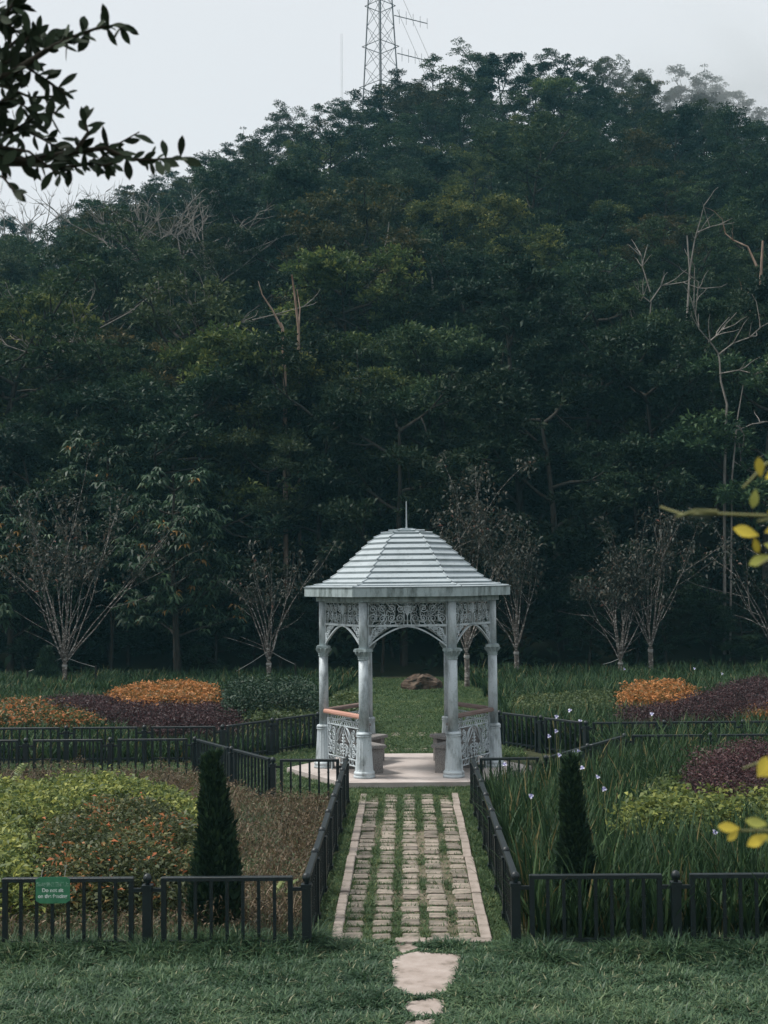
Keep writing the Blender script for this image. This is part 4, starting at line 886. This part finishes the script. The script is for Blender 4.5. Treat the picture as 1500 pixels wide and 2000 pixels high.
# the skyline row
px = 20
while px < 1620:
    x = ony(px, 200, 127.5).x; y = 127.5 + rng.normal(0, 1.5); k = int(rng.choice([0, 2, 3, 3, 4, 2]))
    s_ = (np.interp(x * YR / y, CX, CT) - float(hill_z(x, y)) + rng.normal(0, 0.3)) / 11.3
    plant_tree(x, y, k, s_); px += rng.uniform(48, 78) * (1.7 if px < 180 else 1)
# trees that stand out
for px, py, Y, k, s_, lab in [(700, 560, 62, 7, 1.25, 'lime green tree in the middle of the slope with sunlit crown'), (560, 830, 53, 7, 1.05, 'lime green tree low on the slope left of the gazebo finial'),
                              (640, 760, 57, 7, 1.0, 'lime green tree between the two larger lime trees'), (330, 740, 55, 5, 1.1, 'tree with rusty young leaves left of the broken trunk')]:
    x = ony(px, py, Y).x; plant_tree(x, Y, k, s_, lab)
for k_ in range(22):
    px = -40 + k_ * 75 + rng.uniform(-20, 20); y = rng.uniform(45.6, 47.2)
    if 690 < px < 880: y = 47.5
    plant_tree(ony(px, 1300, y).x, y, int(rng.choice([0, 1, 3])), rng.uniform(0.32, 0.52), 'low dark bush in the shade of the forest edge, ' + ('far left' if px < 250 else 'left of the gazebo' if px < 640 else 'behind the gazebo' if px < 960 else 'right of the gazebo' if px < 1250 else 'far right'), sz=0.8)['group'] = 'dark bushes at the forest edge'
# undergrowth that hides the forest floor
r = np.random.default_rng(8); C = np.column_stack([r.uniform(-1, 1, 2600), r.uniform(45.5, 130, 2600)]); C[:, 0] *= 0.30 * C[:, 1] + 6
C = np.column_stack([C, hill_z(C[:, 0], C[:, 1]) + r.uniform(0.1, 1.3, len(C))])
V, F, var = cluster_leaves(C, r.uniform(0.6, 1.3, len(C)), 34, 0.36, r, 0.6)
link('undergrowth', mesh('undergrowth', V, F, G['forest_dark'], var), label='dark undergrowth covering the forest floor of the hill', cat='undergrowth', kind='stuff')

# bare and dead trees with pale wood
def bare_tree(base_px, Y, main, subs, mat, label, r0=0.11, name='bare_tree', twigs=0, seed=0):
    """main and subs: outlines of trunk and boughs as photo points at the tree's own distance"""
    r = np.random.default_rng(seed + 500); b = ony(*base_px, Y); gzv = float(hill_z(b.x, Y)) if Y > YB else 0.0
    t = empty(name, (b.x, Y, gzv), label=label, cat='tree', group='bare pale trees on the hill')
    def conv(P, dy):
        out = []
        for k, (a, q) in enumerate(P): p = ony(a, q, Y); out.append((p.x - b.x, dy * k, p.z - gzv))
        return out
    mp = conv(main, 0.0); mp = [(mp[0][0], 0, -0.4)] + mp if mp[0][2] > 0 else [(mp[0][0], 0, -0.4)] + [p for p in mp if p[2] > 0]
    link('trunk', tubes_mesh('trunk', [(np.array(mp), np.linspace(r0, r0 * 0.35, len(mp)) * 0.78)], mat, 6), t)
    for s_ in subs:
        sp = np.array(conv(s_, r.uniform(-0.25, 0.25))); Ls = [(sp, np.linspace(r0 * 0.36, 0.014, len(sp)))]
        for q in range(twigs):
            i0 = r.integers(1, len(sp)); d = sp[-1] - sp[0]; d = d / np.linalg.norm(d) + r.normal(0, 0.5, 3); d[2] = abs(d[2]) * 0.8 + 0.1
            bp, _ = branch_path(sp[i0], d, r.uniform(0.5, 1.3), r, 4, 0.2, 0.1); Ls.append((bp, np.linspace(0.022, 0.008, len(bp))))
        link('bough', tubes_mesh('bough', Ls, mat, 5), t)
bare_tree((557, 760), 50, [(557, 900), (556, 740), (552, 640), (548, 630)], [[(550, 640), (532, 605), (512, 575), (504, 548)]], M['bark_rust'], 'broken rusty brown trunk leaning left above the lime trees', 0.13)
bare_tree((580, 760), 52, [(584, 900), (583, 640), (576, 580), (570, 536)], [[(583, 645), (585, 600), (578, 560)]], M['bark_rust'], 'straight dead trunk right of the broken rusty one', 0.10, seed=1)
bare_tree((1416, 950), 47.5, [(1416, 1330), (1415, 940), (1417, 850), (1420, 790), (1408, 745), (1405, 700), (1402, 690)], [[(1404, 692), (1385, 670), (1360, 645), (1352, 620), (1356, 560)], [(1404, 692), (1430, 672), (1460, 662), (1478, 645)], [(1405, 730), (1440, 725), (1470, 735), (1490, 728)], [(1384, 668), (1400, 655), (1412, 642)]], M['bark_pale'], 'pale bare tree with forked crown near the right edge', 0.075, twigs=5, seed=2)
bare_tree((1430, 950), 47, [(1426, 1330), (1430, 930), (1440, 820), (1452, 750)], [[(1432, 900), (1460, 920), (1490, 925)], [(1440, 830), (1455, 850), (1450, 900)], [(1440, 840), (1465, 830), (1490, 822)]], M['bark_pale'], 'thin bare sapling right of the pale forked tree', 0.05, twigs=3, seed=3)
bare_tree((1345, 800), 58, [(1318, 1000), (1322, 850), (1330, 700), (1342, 620), (1347, 530), (1342, 460)], [[(1347, 530), (1355, 470), (1362, 440), (1368, 410)], [(1360, 455), (1385, 445), (1402, 442)], [(1342, 640), (1356, 600), (1358, 520)]], M['bark_pale'], 'tall slender pale tree rising on the right of the slope', 0.10, twigs=3, seed=4)
bare_tree((1490, 820), 60, [(1494, 1000), (1490, 800), (1485, 650), (1486, 540), (1490, 470)], [[(1478, 520), (1462, 480), (1435, 465), (1422, 450), (1418, 420)], [(1485, 625), (1468, 610), (1460, 590)]], M['bark_rust'], 'tall reddish trunk at the right edge with a bough bending left', 0.16, twigs=3, seed=5)
bare_tree((1262, 760), 56, [(1260, 950), (1264, 700), (1268, 640), (1272, 585)], [[(1270, 590), (1255, 580), (1250, 590)], [(1270, 590), (1290, 560), (1330, 555), (1360, 568)], [(1266, 660), (1252, 640)], [(1270, 570), (1255, 520), (1254, 500)]], M['bark_pale'], 'crooked pale tree on the right middle of the slope', 0.08, twigs=6, seed=6)
for k, (px, p0, p1, Y, lab) in enumerate([(320, 560, 392, 76, 'pale bare tree on the left shoulder of the hill, leftmost of the cluster'), (352, 570, 370, 78, 'pale bare tree with wide twiggy crown on the left shoulder of the hill'), (405, 590, 395, 75, 'pale bare tree curving right on the left shoulder of the hill'), (240, 560, 415, 74, 'small pale bare tree left of the shoulder cluster'), (60, 520, 388, 116, 'thin bare tree against the sky at the left edge'), (130, 500, 378, 117, 'thin bare twiggy tree against the sky near the left edge'), (200, 480, 366, 118, 'thin bare tree on the skyline right of the leaf branch'), (770, 620, 432, 66, 'single pale stump standing above the lime trees'), (945, 700, 560, 60, 'faint leaning trunk right of the lime trees'), (845, 560, 480, 70, 'thin pale stem above the dark hollow'), (15, 520, 392, 114, 'thin bare tree at the very left edge below the leaf branch'), (95, 510, 384, 112, 'thin bare tree between the two skyline twigs on the left'), (165, 500, 376, 115, 'thin bare tree under the tip of the leaf branch'), (280, 560, 405, 75, 'slim pale bare tree left of the shoulder cluster of pale trees'), (430, 600, 430, 72, 'slim pale bare tree right of the shoulder cluster of pale trees'), (395, 760, 560, 54, 'bare crooked tree left of the broken rusty trunk'), (150, 820, 640, 55, 'arching bare branches on the left slope'), (90, 760, 560, 58, 'bare spreading tree low on the left slope')]):
    r = np.random.default_rng(700 + k); ln = p0 - p1; sw = 18 if px not in (405,) else 40
    main = [(px - 4, p0 + 60), (px, p0), (px + r.normal(0, 5), p0 - ln * 0.3), (px + r.normal(0, 8), p0 - ln * 0.55)]
    fk = main[-1]; subs = []
    nsub = 1 if px in (770, 945, 845) else 6
    for q in range(nsub):
        a = r.normal(0, 1.0) * ln * 0.42 if nsub > 1 else r.normal(0, 6); m_ = main[2] if q % 2 else fk; top = p1 + r.uniform(0, 0.25) * ln
        subs.append([m_, (m_[0] + a * 0.35 + r.normal(0, 3), m_[1] - (m_[1] - top) * 0.35), (m_[0] + a * 0.75 + r.normal(0, 4), m_[1] - (m_[1] - top) * 0.7), (m_[0] + a, top)])
    bare_tree((px, p0), Y, main, subs, M['bark_pale'], lab, 0.055 + 0.0008 * Y, twigs=0 if nsub == 1 else (8 if Y > 105 else 8), seed=20 + k)

# young cherry trees along the forest edge, with ropes to stakes
def cherry(px, py, Y, h, spread, nb, label, seed, fork=0.75, leaves=2600, leafsz=0.14, lean=0.0, crown_low=0.58):
    r = np.random.default_rng(seed + 900); b = onz(px, py, 0.0); b = ony(px, py, Y); t = empty('young_cherry_tree', (b.x, Y, 0), label=label, cat='tree', group='young cherry trees along the forest edge')
    tr = [(0, 0, -0.1), (0.01, 0, fork * 0.5), (lean * 0.2, 0, fork)]
    link('trunk', tubes_mesh('trunk', [(np.array(tr), [0.085, 0.075, 0.07])], M['bark_cherry'], 8), t)
    mb = MB(); mb.lathe([(0.078, fork * 0.86), (0.085, fork * 0.88), (0.085, fork * 0.93), (0.078, fork * 0.95)], 8); link('tie', mb.mesh('tie', M['rope']), t)
    Lb = []; tips = []
    for k in range(nb):
        a = k * 2.4 + r.normal(0, 0.3); sp = spread * r.uniform(0.35, 1.0); d = np.array([math.cos(a) * sp + lean * 0.3, math.sin(a) * sp * 0.8, r.uniform(0.8, 1.1) * (h - fork)])
        ln = np.linalg.norm(d) * r.uniform(0.55, 1.0); bp, dd = branch_path((lean * 0.2, 0, fork - 0.05 + r.random() * 0.15), d, ln, r, 7, 0.075, 0.10)
        Lb.append((bp, np.linspace(0.024, 0.005, len(bp)) * r.uniform(0.7, 1.25))); tips += [bp[j_] for j_ in range(3, 8)]
        for q in range(3):
            j_ = r.integers(1, 6); d2 = dd + r.normal(0, 0.5, 3); d2[2] = abs(d2[2]); b2, _ = branch_path(bp[j_], d2, ln * r.uniform(0.25, 0.6), r, 4, 0.10, 0.1); Lb.append((b2, np.linspace(0.010, 0.004, len(b2)))); tips += [b2[-1], b2[2]]
    link('boughs', tubes_mesh('boughs', Lb, M['bark_cherry'], 5), t)
    T = np.array(tips); T = T[T[:, 2] > h * crown_low]; leaves = int(leaves * 0.62); C = T[r.integers(0, len(T), leaves)] + r.normal(0, 0.16, (leaves, 3))
    D = unit(r.normal(0, 1, (leaves, 3)) * np.array([1, 1, 0.5]) - np.array([0, 0, 0.5])); Ls = leafsz * r.uniform(0.6, 1.3, leaves)
    V, F = leaf_quads(C, D, Ls, Ls * 0.45, 0.25, 0.2, r); link('crown', mesh('crown', V, F, G['cherry'], np.repeat(np.clip(r.beta(2, 2, leaves) * 0.98, 0, 1), 4)), t)
    return t
cherry(126, 1330, 41.5, 5.4, 3.4, 15, 'young cherry tree with bronze leaves and fanned boughs, leftmost at the forest edge', 1, leaves=4200)
cherry(525, 1326, 41.5, 4.6, 1.4, 8, 'slim young cherry tree left of the gazebo with two tall stems', 2, leaves=1200, crown_low=0.55)
cherry(912, 1320, 40.5, 6.4, 1.7, 11, 'tall young cherry tree rising behind the right side of the gazebo roof', 3, fork=1.0, leaves=3600)
cherry(1009, 1312, 43, 4.9, 1.5, 9, 'young cherry tree just right of the gazebo columns', 4, fork=0.95, leaves=2200)
cherry(1212, 1314, 42.5, 4.3, 1.6, 12, 'young cherry tree with dense low crown behind the far right orange shrub', 5, fork=0.6, leaves=3400)
cherry(1271, 1310, 43, 5.6, 2.0, 10, 'young cherry tree with straight stem behind the right end of the far orange shrub', 6, fork=1.0, leaves=2600)
cherry(1520, 1306, 42, 5.2, 2.9, 12, 'young cherry tree with wide leaning boughs at the right edge', 7, fork=0.8, leaves=1500, crown_low=0.5)
def stake(px, py, Y, tx, ty, label):
    b = ony(px, py, Y); a = ony(tx, ty, Y); t = empty('tree_stake', (b.x, Y, 0), label=label, cat='stake', group='stakes of the young cherry trees')
    mb = MB(); mb.tube([(0, 0, -0.05), (0, 0, b.z + 0.05)], 0.028, 6); link('post', mb.mesh('post', M['bark']), t)
    mb = MB(); mb.tube([(0, 0, b.z), ((a.x - b.x) * 0.5, 0, (a.z + b.z) / 2 - 0.02), (a.x - b.x, 0, a.z)], 0.009, 4); link('rope', mb.mesh('rope', M['rope']), t)
stake(54, 1312, 41.5, 124, 1284, 'short stake roped to the left side of the leftmost young cherry tree'); stake(187, 1303, 41.5, 128, 1284, 'short stake roped to the right side of the leftmost young cherry tree')
stake(460, 1312, 41.5, 524, 1272, 'short stake roped to the left of the slim cherry tree near the gazebo'); stake(577, 1298, 41.5, 528, 1272, 'short stake roped to the right of the slim cherry tree near the gazebo')
stake(1176, 1298, 42.5, 1211, 1286, 'short stake roped to the low-crowned cherry tree on the right')
# broad-leaved tree with big drooping leaves left of the gazebo
def bigleaf(px, py, Y, h, Rc, label, seed, n=2600, hb=2.0):
    r = np.random.default_rng(seed); b = ony(px, py, Y); t = empty('broadleaf_tree', (b.x, Y, 0), label=label, cat='tree'); L = []; T = []
    tp, _ = branch_path((0, 0, -0.1), (0, 0, 1), h * 0.85, r, 8, 0.03, 0.2); L.append((tp, np.linspace(0.13, 0.04, 9)))
    for k in range(22):
        u = hb / h + (0.95 - hb / h) * k / 22; p = tp[min(8, int(u / 0.87 * 8))]; a = k * 2.4; ext = Rc * (1.05 - 0.65 * (k / 22) ** 1.3)
        bp, dd = branch_path(p, (math.cos(a), math.sin(a), 0.5), ext, r, 5, 0.12, -0.1); L.append((bp, np.linspace(0.045, 0.012, 6))); T += list(bp[2:])
        for q in range(3): b2, _ = branch_path(bp[2 + q], dd + r.normal(0, 0.6, 3), ext * 0.4, r, 3, 0.1, 0); L.append((b2, np.linspace(0.016, 0.007, 4))); T += [b2[-1], b2[2]]
    link('trunk', tubes_mesh('trunk', L, M['bark'], 6), t)
    T = np.array(T); nw = n // 7; C = T[r.integers(0, len(T), nw)] + r.normal(0, 0.14, (nw, 3))   # whorls of seven drooping leaves
    a = (np.arange(7) / 7 * 6.283)[None] + r.uniform(0, 6.28, nw)[:, None] + r.normal(0, 0.2, (nw, 7))
    D = unit(np.stack([np.cos(a), np.sin(a), -0.25 + r.normal(0, 0.2, (nw, 7))], -1)).reshape(-1, 3); P = np.repeat(C, 7, 0); Ls = r.uniform(0.2, 0.34, len(P))
    V, F = leaf_quads(P, D, Ls, Ls * 0.3, 0.25, 0.35, r); wv = np.repeat(np.where(r.random(nw) < 0.035, 1.0, r.beta(2, 2, nw) * 0.92), 7)
    link('crown', mesh('crown', V, F, G['big'], np.repeat(wv, 4)), t)
bigleaf(347, 1330, 43.5, 7.2, 2.1, 'tree with whorls of large drooping leaves on a straight trunk left of the gazebo', 41, 6500)
bigleaf(20, 1330, 45.5, 6.8, 2.0, 'tree with large drooping yellowish leaves behind the leftmost cherry tree', 42, 5000)
bigleaf(215, 1330, 47.5, 9.0, 2.6, 'taller tree with large drooping leaves behind the gap in the left tree row', 43, 8000, 3.0)
for k, (px, pb, pt, Y, lab) in enumerate([(215, 1330, 1180, 45, 'thin leaning trunk in the dark forest edge right of the leftmost cherry tree'), (745, 1325, 1200, 46, 'thin pale stem in the shade seen through the gazebo arch')]):
    bare_tree((px, pb), Y, [(px, pb), (px + 4, (pb + pt) // 2), (px + 2, pt)], [[(px + 4, (pb + pt) // 2), (px + 14, pt - 20)]], M['bark'], lab, 0.09, name='shaded_trunk', seed=60 + k)

# ------------------------------------------------------------------ lattice tower on the ridge
TY = 141.0; tb = ony(744, 165, TY); gzv = float(hill_z(tb.x, TY))
tw = empty('lattice_tower', (tb.x, TY, gzv), R(45), label='grey steel lattice radio tower rising behind the ridge', cat='tower')
zb = tb.z - gzv; mpx = TY / FPX
def hw_at(z): return (34.0 - (z - zb) / mpx * 9.5 / 158) * mpx / math.sqrt(2)
ztop = zb + 16.0
cn = [(-1, -1), (1, -1), (1, 1), (-1, 1)]
for a, b in cn:
    mb = MB(); mb.tube([(a * hw_at(0), b * hw_at(0), -0.5), (a * hw_at(ztop), b * hw_at(ztop), ztop)], 0.075, 6); link('leg', mb.mesh('leg', M['steel']), tw)
zz = zb - 4.6; lev = 0
while zz < ztop - 2:
    z2 = zz + 2.15
    for k in range(4):
        (a, b), (c, d) = cn[k], cn[(k + 1) % 4]; h0, h1 = hw_at(zz), hw_at(z2)
        for A_, B_ in (((a * h0, b * h0, zz), (c * h1, d * h1, z2)), ((c * h0, d * h0, zz), (a * h1, b * h1, z2))):
            mb = MB(); mb.tube([A_, B_], 0.028, 4); link('brace', mb.mesh('brace', M['steel']), tw)
        if lev % 2 == 0:
            mb = MB(); mb.tube([(a * h0 * 1.25, b * h0 * 1.25, zz), (c * h0 * 1.25, d * h0 * 1.25, zz)], 0.045, 4); link('ring_beam', mb.mesh('ring_beam', M['steel']), tw)
    zz = z2; lev += 1
mb = MB(); mb.tube([(0.1, 0.1, 0), (0.1, 0.1, ztop)], 0.05, 4); mb.tube([(-0.2, 0.0, 0), (-0.2, 0.0, ztop)], 0.04, 4); link('cable_ladder', mb.mesh('cable_ladder', M['steel']), tw)
for (p0, p1) in (((770, 30), (835, 46)), ((776, 104), (837, 119))):
    A_ = ony(*p0, TY); B_ = ony(*p1, TY); an = empty('antenna'); an.parent = tw; an.location = (0, 0, 0); an.rotation_euler = (0, 0, -R(45))
    o = Vector((tb.x, TY, gzv)); a_, b_ = A_ - o, B_ - o
    mb = MB(); mb.tube([tuple(a_), tuple(b_)], 0.05, 4); link('boom', mb.mesh('boom', M['steel']), an)
    for q in range(5):
        p = a_.lerp(b_, 0.15 + q * 0.21); hl = 0.75 - q * 0.05; mb = MB(); mb.tube([(p.x, p.y, p.z - hl), (p.x, p.y, p.z + hl)], 0.02, 4); link('element', mb.mesh('element', M['steel']), an)
# whip masts and guy cables beside it
wl = ony(667, 180, TY); wz = float(hill_z(wl.x, TY))
wm = empty('whip_mast', (wl.x, TY, wz), label='thin twin whip mast left of the lattice tower', cat='mast')
for q in (-0.1, 0.12):
    mb = MB(); mb.tube([(q, 0, -0.3), (q * 0.6 + 0.05, 0, 24)], 0.011, 4); link('rod', mb.mesh('rod', M['rope']), wm)
for (p0, p1, lab) in (((788, 0), (842, 122), 'upper thin guy cable running down right from the lattice tower'), ((790, 52), (826, 135), 'lower thin guy cable running down right from the lattice tower')):
    A_ = ony(*p0, TY - 1); B_ = ony(*p1, TY - 1); d = B_ - A_; g0 = A_ - d * 0.4; g1_ = B_ + d * 0.55
    gc = empty('guy_cable', (g1_.x, TY - 1, g1_.z), label=lab, cat='cable', group='guy cables of the tower'); mb = MB(); mb.tube([(0, 0, 0), tuple(g0 - g1_)], 0.018, 4); link('wire', mb.mesh('wire', M['rope']), gc)

# ------------------------------------------------------------------ branches near the camera
def leaf_mesh(mat, r, asp=0.42):
    n = 6; V = []; t = np.linspace(0, 1, n); wv = asp / 2 * np.sin(np.pi * t ** 1.25) ** 0.75; wv[-1] = 0.004; wv[0] = 0.012
    bend = r.uniform(-0.15, 0.25)
    for u_, w_ in zip(t, wv): V += [(u_, -w_, 0.16 * w_ - bend * u_ * u_), (u_, 0, -bend * u_ * u_), (u_, w_, 0.16 * w_ - bend * u_ * u_)]
    F = []
    for k in range(n - 1):
        for q in (0, 1): F.append((3 * k + q, 3 * k + q + 1, 3 * k + 4 + q, 3 * k + 3 + q))
    return mesh('leaf', np.array(V), F, mat, smooth=True)
def near_branch(parent, pts, Y, r0, mat, lf, r, step, lnpx, spread=1.0, x_dense=0, yj=0.06, ends=True):
    base = parent.location; sclm = Y / FPX
    P = np.array([np.array(ony(a, b, Y)) for a, b in pts]); P[:, 1] += np.cumsum(r.normal(0, 0.02, len(P)))
    P = P - np.array(base); br_ = link('branch', tubes_mesh('branch', [(P, np.linspace(r0, 0.0016, len(P)))], mat, 6), parent)
    seg = np.linalg.norm(np.diff(P, axis=0), axis=1); tot = seg.sum(); s_ = step * sclm * 0.5
    while s_ < tot + 0.001:
        k = int(np.searchsorted(np.cumsum(seg), s_)); k = min(k, len(seg) - 1); f = (s_ - (np.cumsum(seg)[k] - seg[k])) / seg[k]
        p = P[k] + (P[k + 1] - P[k]) * min(1, f); tdir = (P[k + 1] - P[k]) / seg[k]
        for q in range(r.integers(1, 3)):
            ang = r.normal(0, 0.95) * spread; c, s2 = math.cos(ang), math.sin(ang)
            d = Vector((tdir[0] * c - tdir[2] * s2, r.normal(0, 0.45), tdir[0] * s2 + tdir[2] * c)).normalized()
            L_ = lnpx * sclm * r.uniform(0.55, 1.25)
            upv = Vector((r.normal(0, 0.6), -0.9 + r.normal(0, 0.5), r.normal(0.3, 0.6))); yv = upv.cross(d).normalized(); zv = d.cross(yv)
            o = bpy.data.objects.new('leaf', lf[r.integers(len(lf))]); col.objects.link(o); o.parent = br_
            m4 = Matrix((d, yv, zv)).transposed().to_4x4(); o.matrix_local = Matrix.Translation(Vector(p)) @ m4 @ Matrix.Diagonal((L_, L_, L_, 1))
        s_ += step * sclm * r.uniform(0.7, 1.3)
    return br_
r = np.random.default_rng(21); Yn = 3.2; gzn = float(ground_z(Yn))
nt_ = empty('near_tree', (-1.75, Yn, gzn), label='dark leafy branches reaching in at the top left, out of focus', cat='tree')
tp, _ = branch_path((0, 0, -0.1), (0.02, 0, 1), 4.2, r, 8, 0.03, 0.2); link('trunk', tubes_mesh('trunk', [(tp, np.linspace(0.07, 0.03, 9))], M['twig'], 8), nt_)
lfd = [leaf_mesh(M['leaf_near'], r, a) for a in (0.32, 0.38, 0.42, 0.36)]
tx, _a = 794 + (-1.72) / Yn * FPX, 0
for pts, stp in (([(tx, 480), (-250, 380), (-60, 330), (0, 318), (60, 314), (150, 293), (205, 288), (250, 308), (300, 312), (352, 306)], 15),
            ([(-60, 330), (60, 328), (130, 327), (190, 322), (225, 290), (275, 262)], 17),
            ([(tx, 420), (-250, 260), (-50, 190), (40, 140), (100, 106), (145, 76), (190, 50), (236, 36)], 11),
            ([(-120, 215), (-20, 105), (60, 145), (105, 172), (140, 200)], 12), ([(-100, 240), (20, 235), (70, 258), (115, 284)], 12),
            ([(-120, 180), (-20, 150), (30, 110), (60, 70), (80, 60)], 10), ([(-120, 280), (-30, 265), (20, 275), (75, 245), (130, 240)], 11), ([(-100, 120), (0, 120), (50, 95), (100, 100), (150, 98)], 11), ([(150, 293), (175, 262), (165, 235)], 14), ([(190, 322), (215, 340), (238, 345)], 14), ([(-80, 80), (0, 60), (40, 20), (62, -20)], 10), ([(-90, 150), (10, 170), (60, 190), (110, 185)], 14), ([(-120, 290), (0, 290), (60, 300), (120, 345)], 22),
            ([(-100, 60), (-10, 30), (20, 60), (70, 90)], 10), ([(-60, 40), (0, -20), (40, -60)], 12), ([(-150, 200), (-40, 215), (30, 205), (80, 230)], 11), ([(-100, 350), (-10, 345), (20, 360), (50, 395)], 22)):
    near_branch(nt_, pts, Yn + r.uniform(-0.12, 0.12), 0.006 if pts[0][0] > -600 else 0.014, M['twig'], lfd, r, stp * 0.68, 40)
Yr = 1.75; gzn = float(ground_z(Yr))
ns = empty('near_shrub', (0.78, Yr, gzn), label='blurred stems with yellow leaves at the right edge close to the viewer', cat='shrub')
tp, _ = branch_path((0, 0, -0.05), (0.0, 0, 1), 2.3, r, 6, 0.03, 0.1); link('trunk', tubes_mesh('trunk', [(tp, np.linspace(0.014, 0.006, 7))], M['stem_green'], 6), ns)
lfy = [leaf_mesh(M['leaf_yellow'], r, 0.42) for _ in range(2)] + [leaf_mesh(M['leaf_lime'], r, 0.4)]
sx_ = 794 + 0.78 / Yr * FPX
for pts in ([(sx_, 990), (1600, 1010), (1480, 1004), (1400, 1000), (1355, 998), (1318, 982)], [(1400, 1000), (1355, 998), (1312, 1012)], [(sx_, 1080), (1620, 1060), (1540, 1010), (1455, 1022)], [(sx_, 900), (1600, 880), (1500, 905), (1463, 950)], [(sx_, 1130), (1600, 1080), (1500, 1075), (1462, 1105)], [(sx_, 1640), (1600, 1640), (1500, 1625), (1440, 1618)], [(sx_, 1520), (1600, 1500), (1520, 1500), (1480, 1518)]):
    b_ = near_branch(ns, pts, Yr, 0.003, M['stem_green'], lfy, r, 1e5, 30)
def put_leaf(br_, px, py, ang, L_, me):
    p = Vector(ony(px, py, Yr)) - ns.location; c, s2 = math.cos(ang), math.sin(ang); d = Vector((c, r.normal(0, 0.15), s2)).normalized(); yv = Vector((0, -1, 0.35)).cross(d).normalized(); zv = d.cross(yv)
    o = bpy.data.objects.new('leaf', me); col.objects.link(o); o.parent = br_; o.matrix_local = Matrix.Translation(p) @ Matrix((d, yv, zv)).transposed().to_4x4() @ Matrix.Diagonal((L_, L_ * 1.15, L_, 1))
s1 = Yr / FPX
for px, py, ang, ln, k in [(1486, 932, 1.7, 40, 0), (1495, 935, 0.6, 46, 1), (1476, 955, -1.75, 38, 2), (1482, 1046, 2.85, 52, 0), (1494, 1040, 0.4, 40, 1), (1473, 1050, -1.3, 32, 0), (1492, 1062, -0.4, 40, 2), (1505, 1085, 3.5, 46, 2), (1500, 1000, 0.3, 45, 1), (1445, 1618, 3.05, 42, 0), (1442, 1620, 3.9, 30, 1), (1462, 1612, 0.2, 34, 2), (1500, 1612, 2.9, 44, 2), (1490, 1640, 0.1, 50, 2), (1480, 1518, 1.1, 45, 0), (1482, 1516, 0.4, 45, 1), (1500, 1630, 3.6, 46, 0)]:
    put_leaf(b_, px, py, ang, ln * s1, lfy[k])

# ------------------------------------------------------------------ air
hz = bpy.data.materials.new('haze'); hz.use_nodes = True; n = hz.node_tree; n.nodes.clear()
o_ = n.nodes.new('ShaderNodeOutputMaterial'); pv = n.nodes.new('ShaderNodeVolumePrincipled')
pv.inputs['Color'].default_value = (0.34, 0.82, 1.0, 1); pv.inputs['Density'].default_value = 0.0004  # added haze, tinted teal to lift the dark tones like a colour grade
n.links.new(pv.outputs[0], o_.inputs['Volume'])
mb = MB(); mb.box((0, 60, 34), (260, 300, 82)); link('haze', mb.mesh('haze', hz), label='thin bluish haze added to lift and tint the dark tones', cat='haze', kind='stuff')

ms = bpy.data.materials.new('mist'); ms.use_nodes = True; n = ms.node_tree; n.nodes.clear()
o_ = n.nodes.new('ShaderNodeOutputMaterial'); pv = n.nodes.new('ShaderNodeVolumePrincipled'); pv.inputs['Color'].default_value = (0.9, 0.95, 0.97, 1)
tcn = n.nodes.new('ShaderNodeTexCoord'); ln_ = n.nodes.new('ShaderNodeVectorMath'); ln_.operation = 'LENGTH'; mr = n.nodes.new('ShaderNodeMapRange')
mr.inputs['From Min'].default_value = 1.0; mr.inputs['From Max'].default_value = 0.1; mr.inputs['To Min'].default_value = 0.0; mr.inputs['To Max'].default_value = 0.062
zn = noise(n, 1.6, 3); ml = n.nodes.new('ShaderNodeMath'); ml.operation = 'MULTIPLY'; rp_ = ramp(n, [(0.35, (0.1, 0.1, 0.1)), (0.65, (1.3, 1.3, 1.3))])
n.links.new(tcn.outputs['Object'], ln_.inputs[0]); n.links.new(ln_.outputs['Value'], mr.inputs['Value']); n.links.new(zn.outputs['Fac'], rp_.inputs['Fac'])
n.links.new(mr.outputs[0], ml.inputs[0]); n.links.new(rp_.outputs[0], ml.inputs[1]); n.links.new(ml.outputs[0], pv.inputs['Density']); n.links.new(pv.outputs[0], o_.inputs['Volume'])
mb = MB(); mb.lathe([(0.02 if abs(q) == 8 else math.cos(q / 8 * 1.5708), math.sin(q / 8 * 1.5708)) for q in range(-8, 9)], 24)
mc = ony(1500, 165, 122.0)
link('mist', mb.mesh('mist', ms), None, mc, (0, R(14), 0), (17, 14, 8), label='pale bank of mist drifting over the right end of the ridge', cat='mist', kind='stuff')
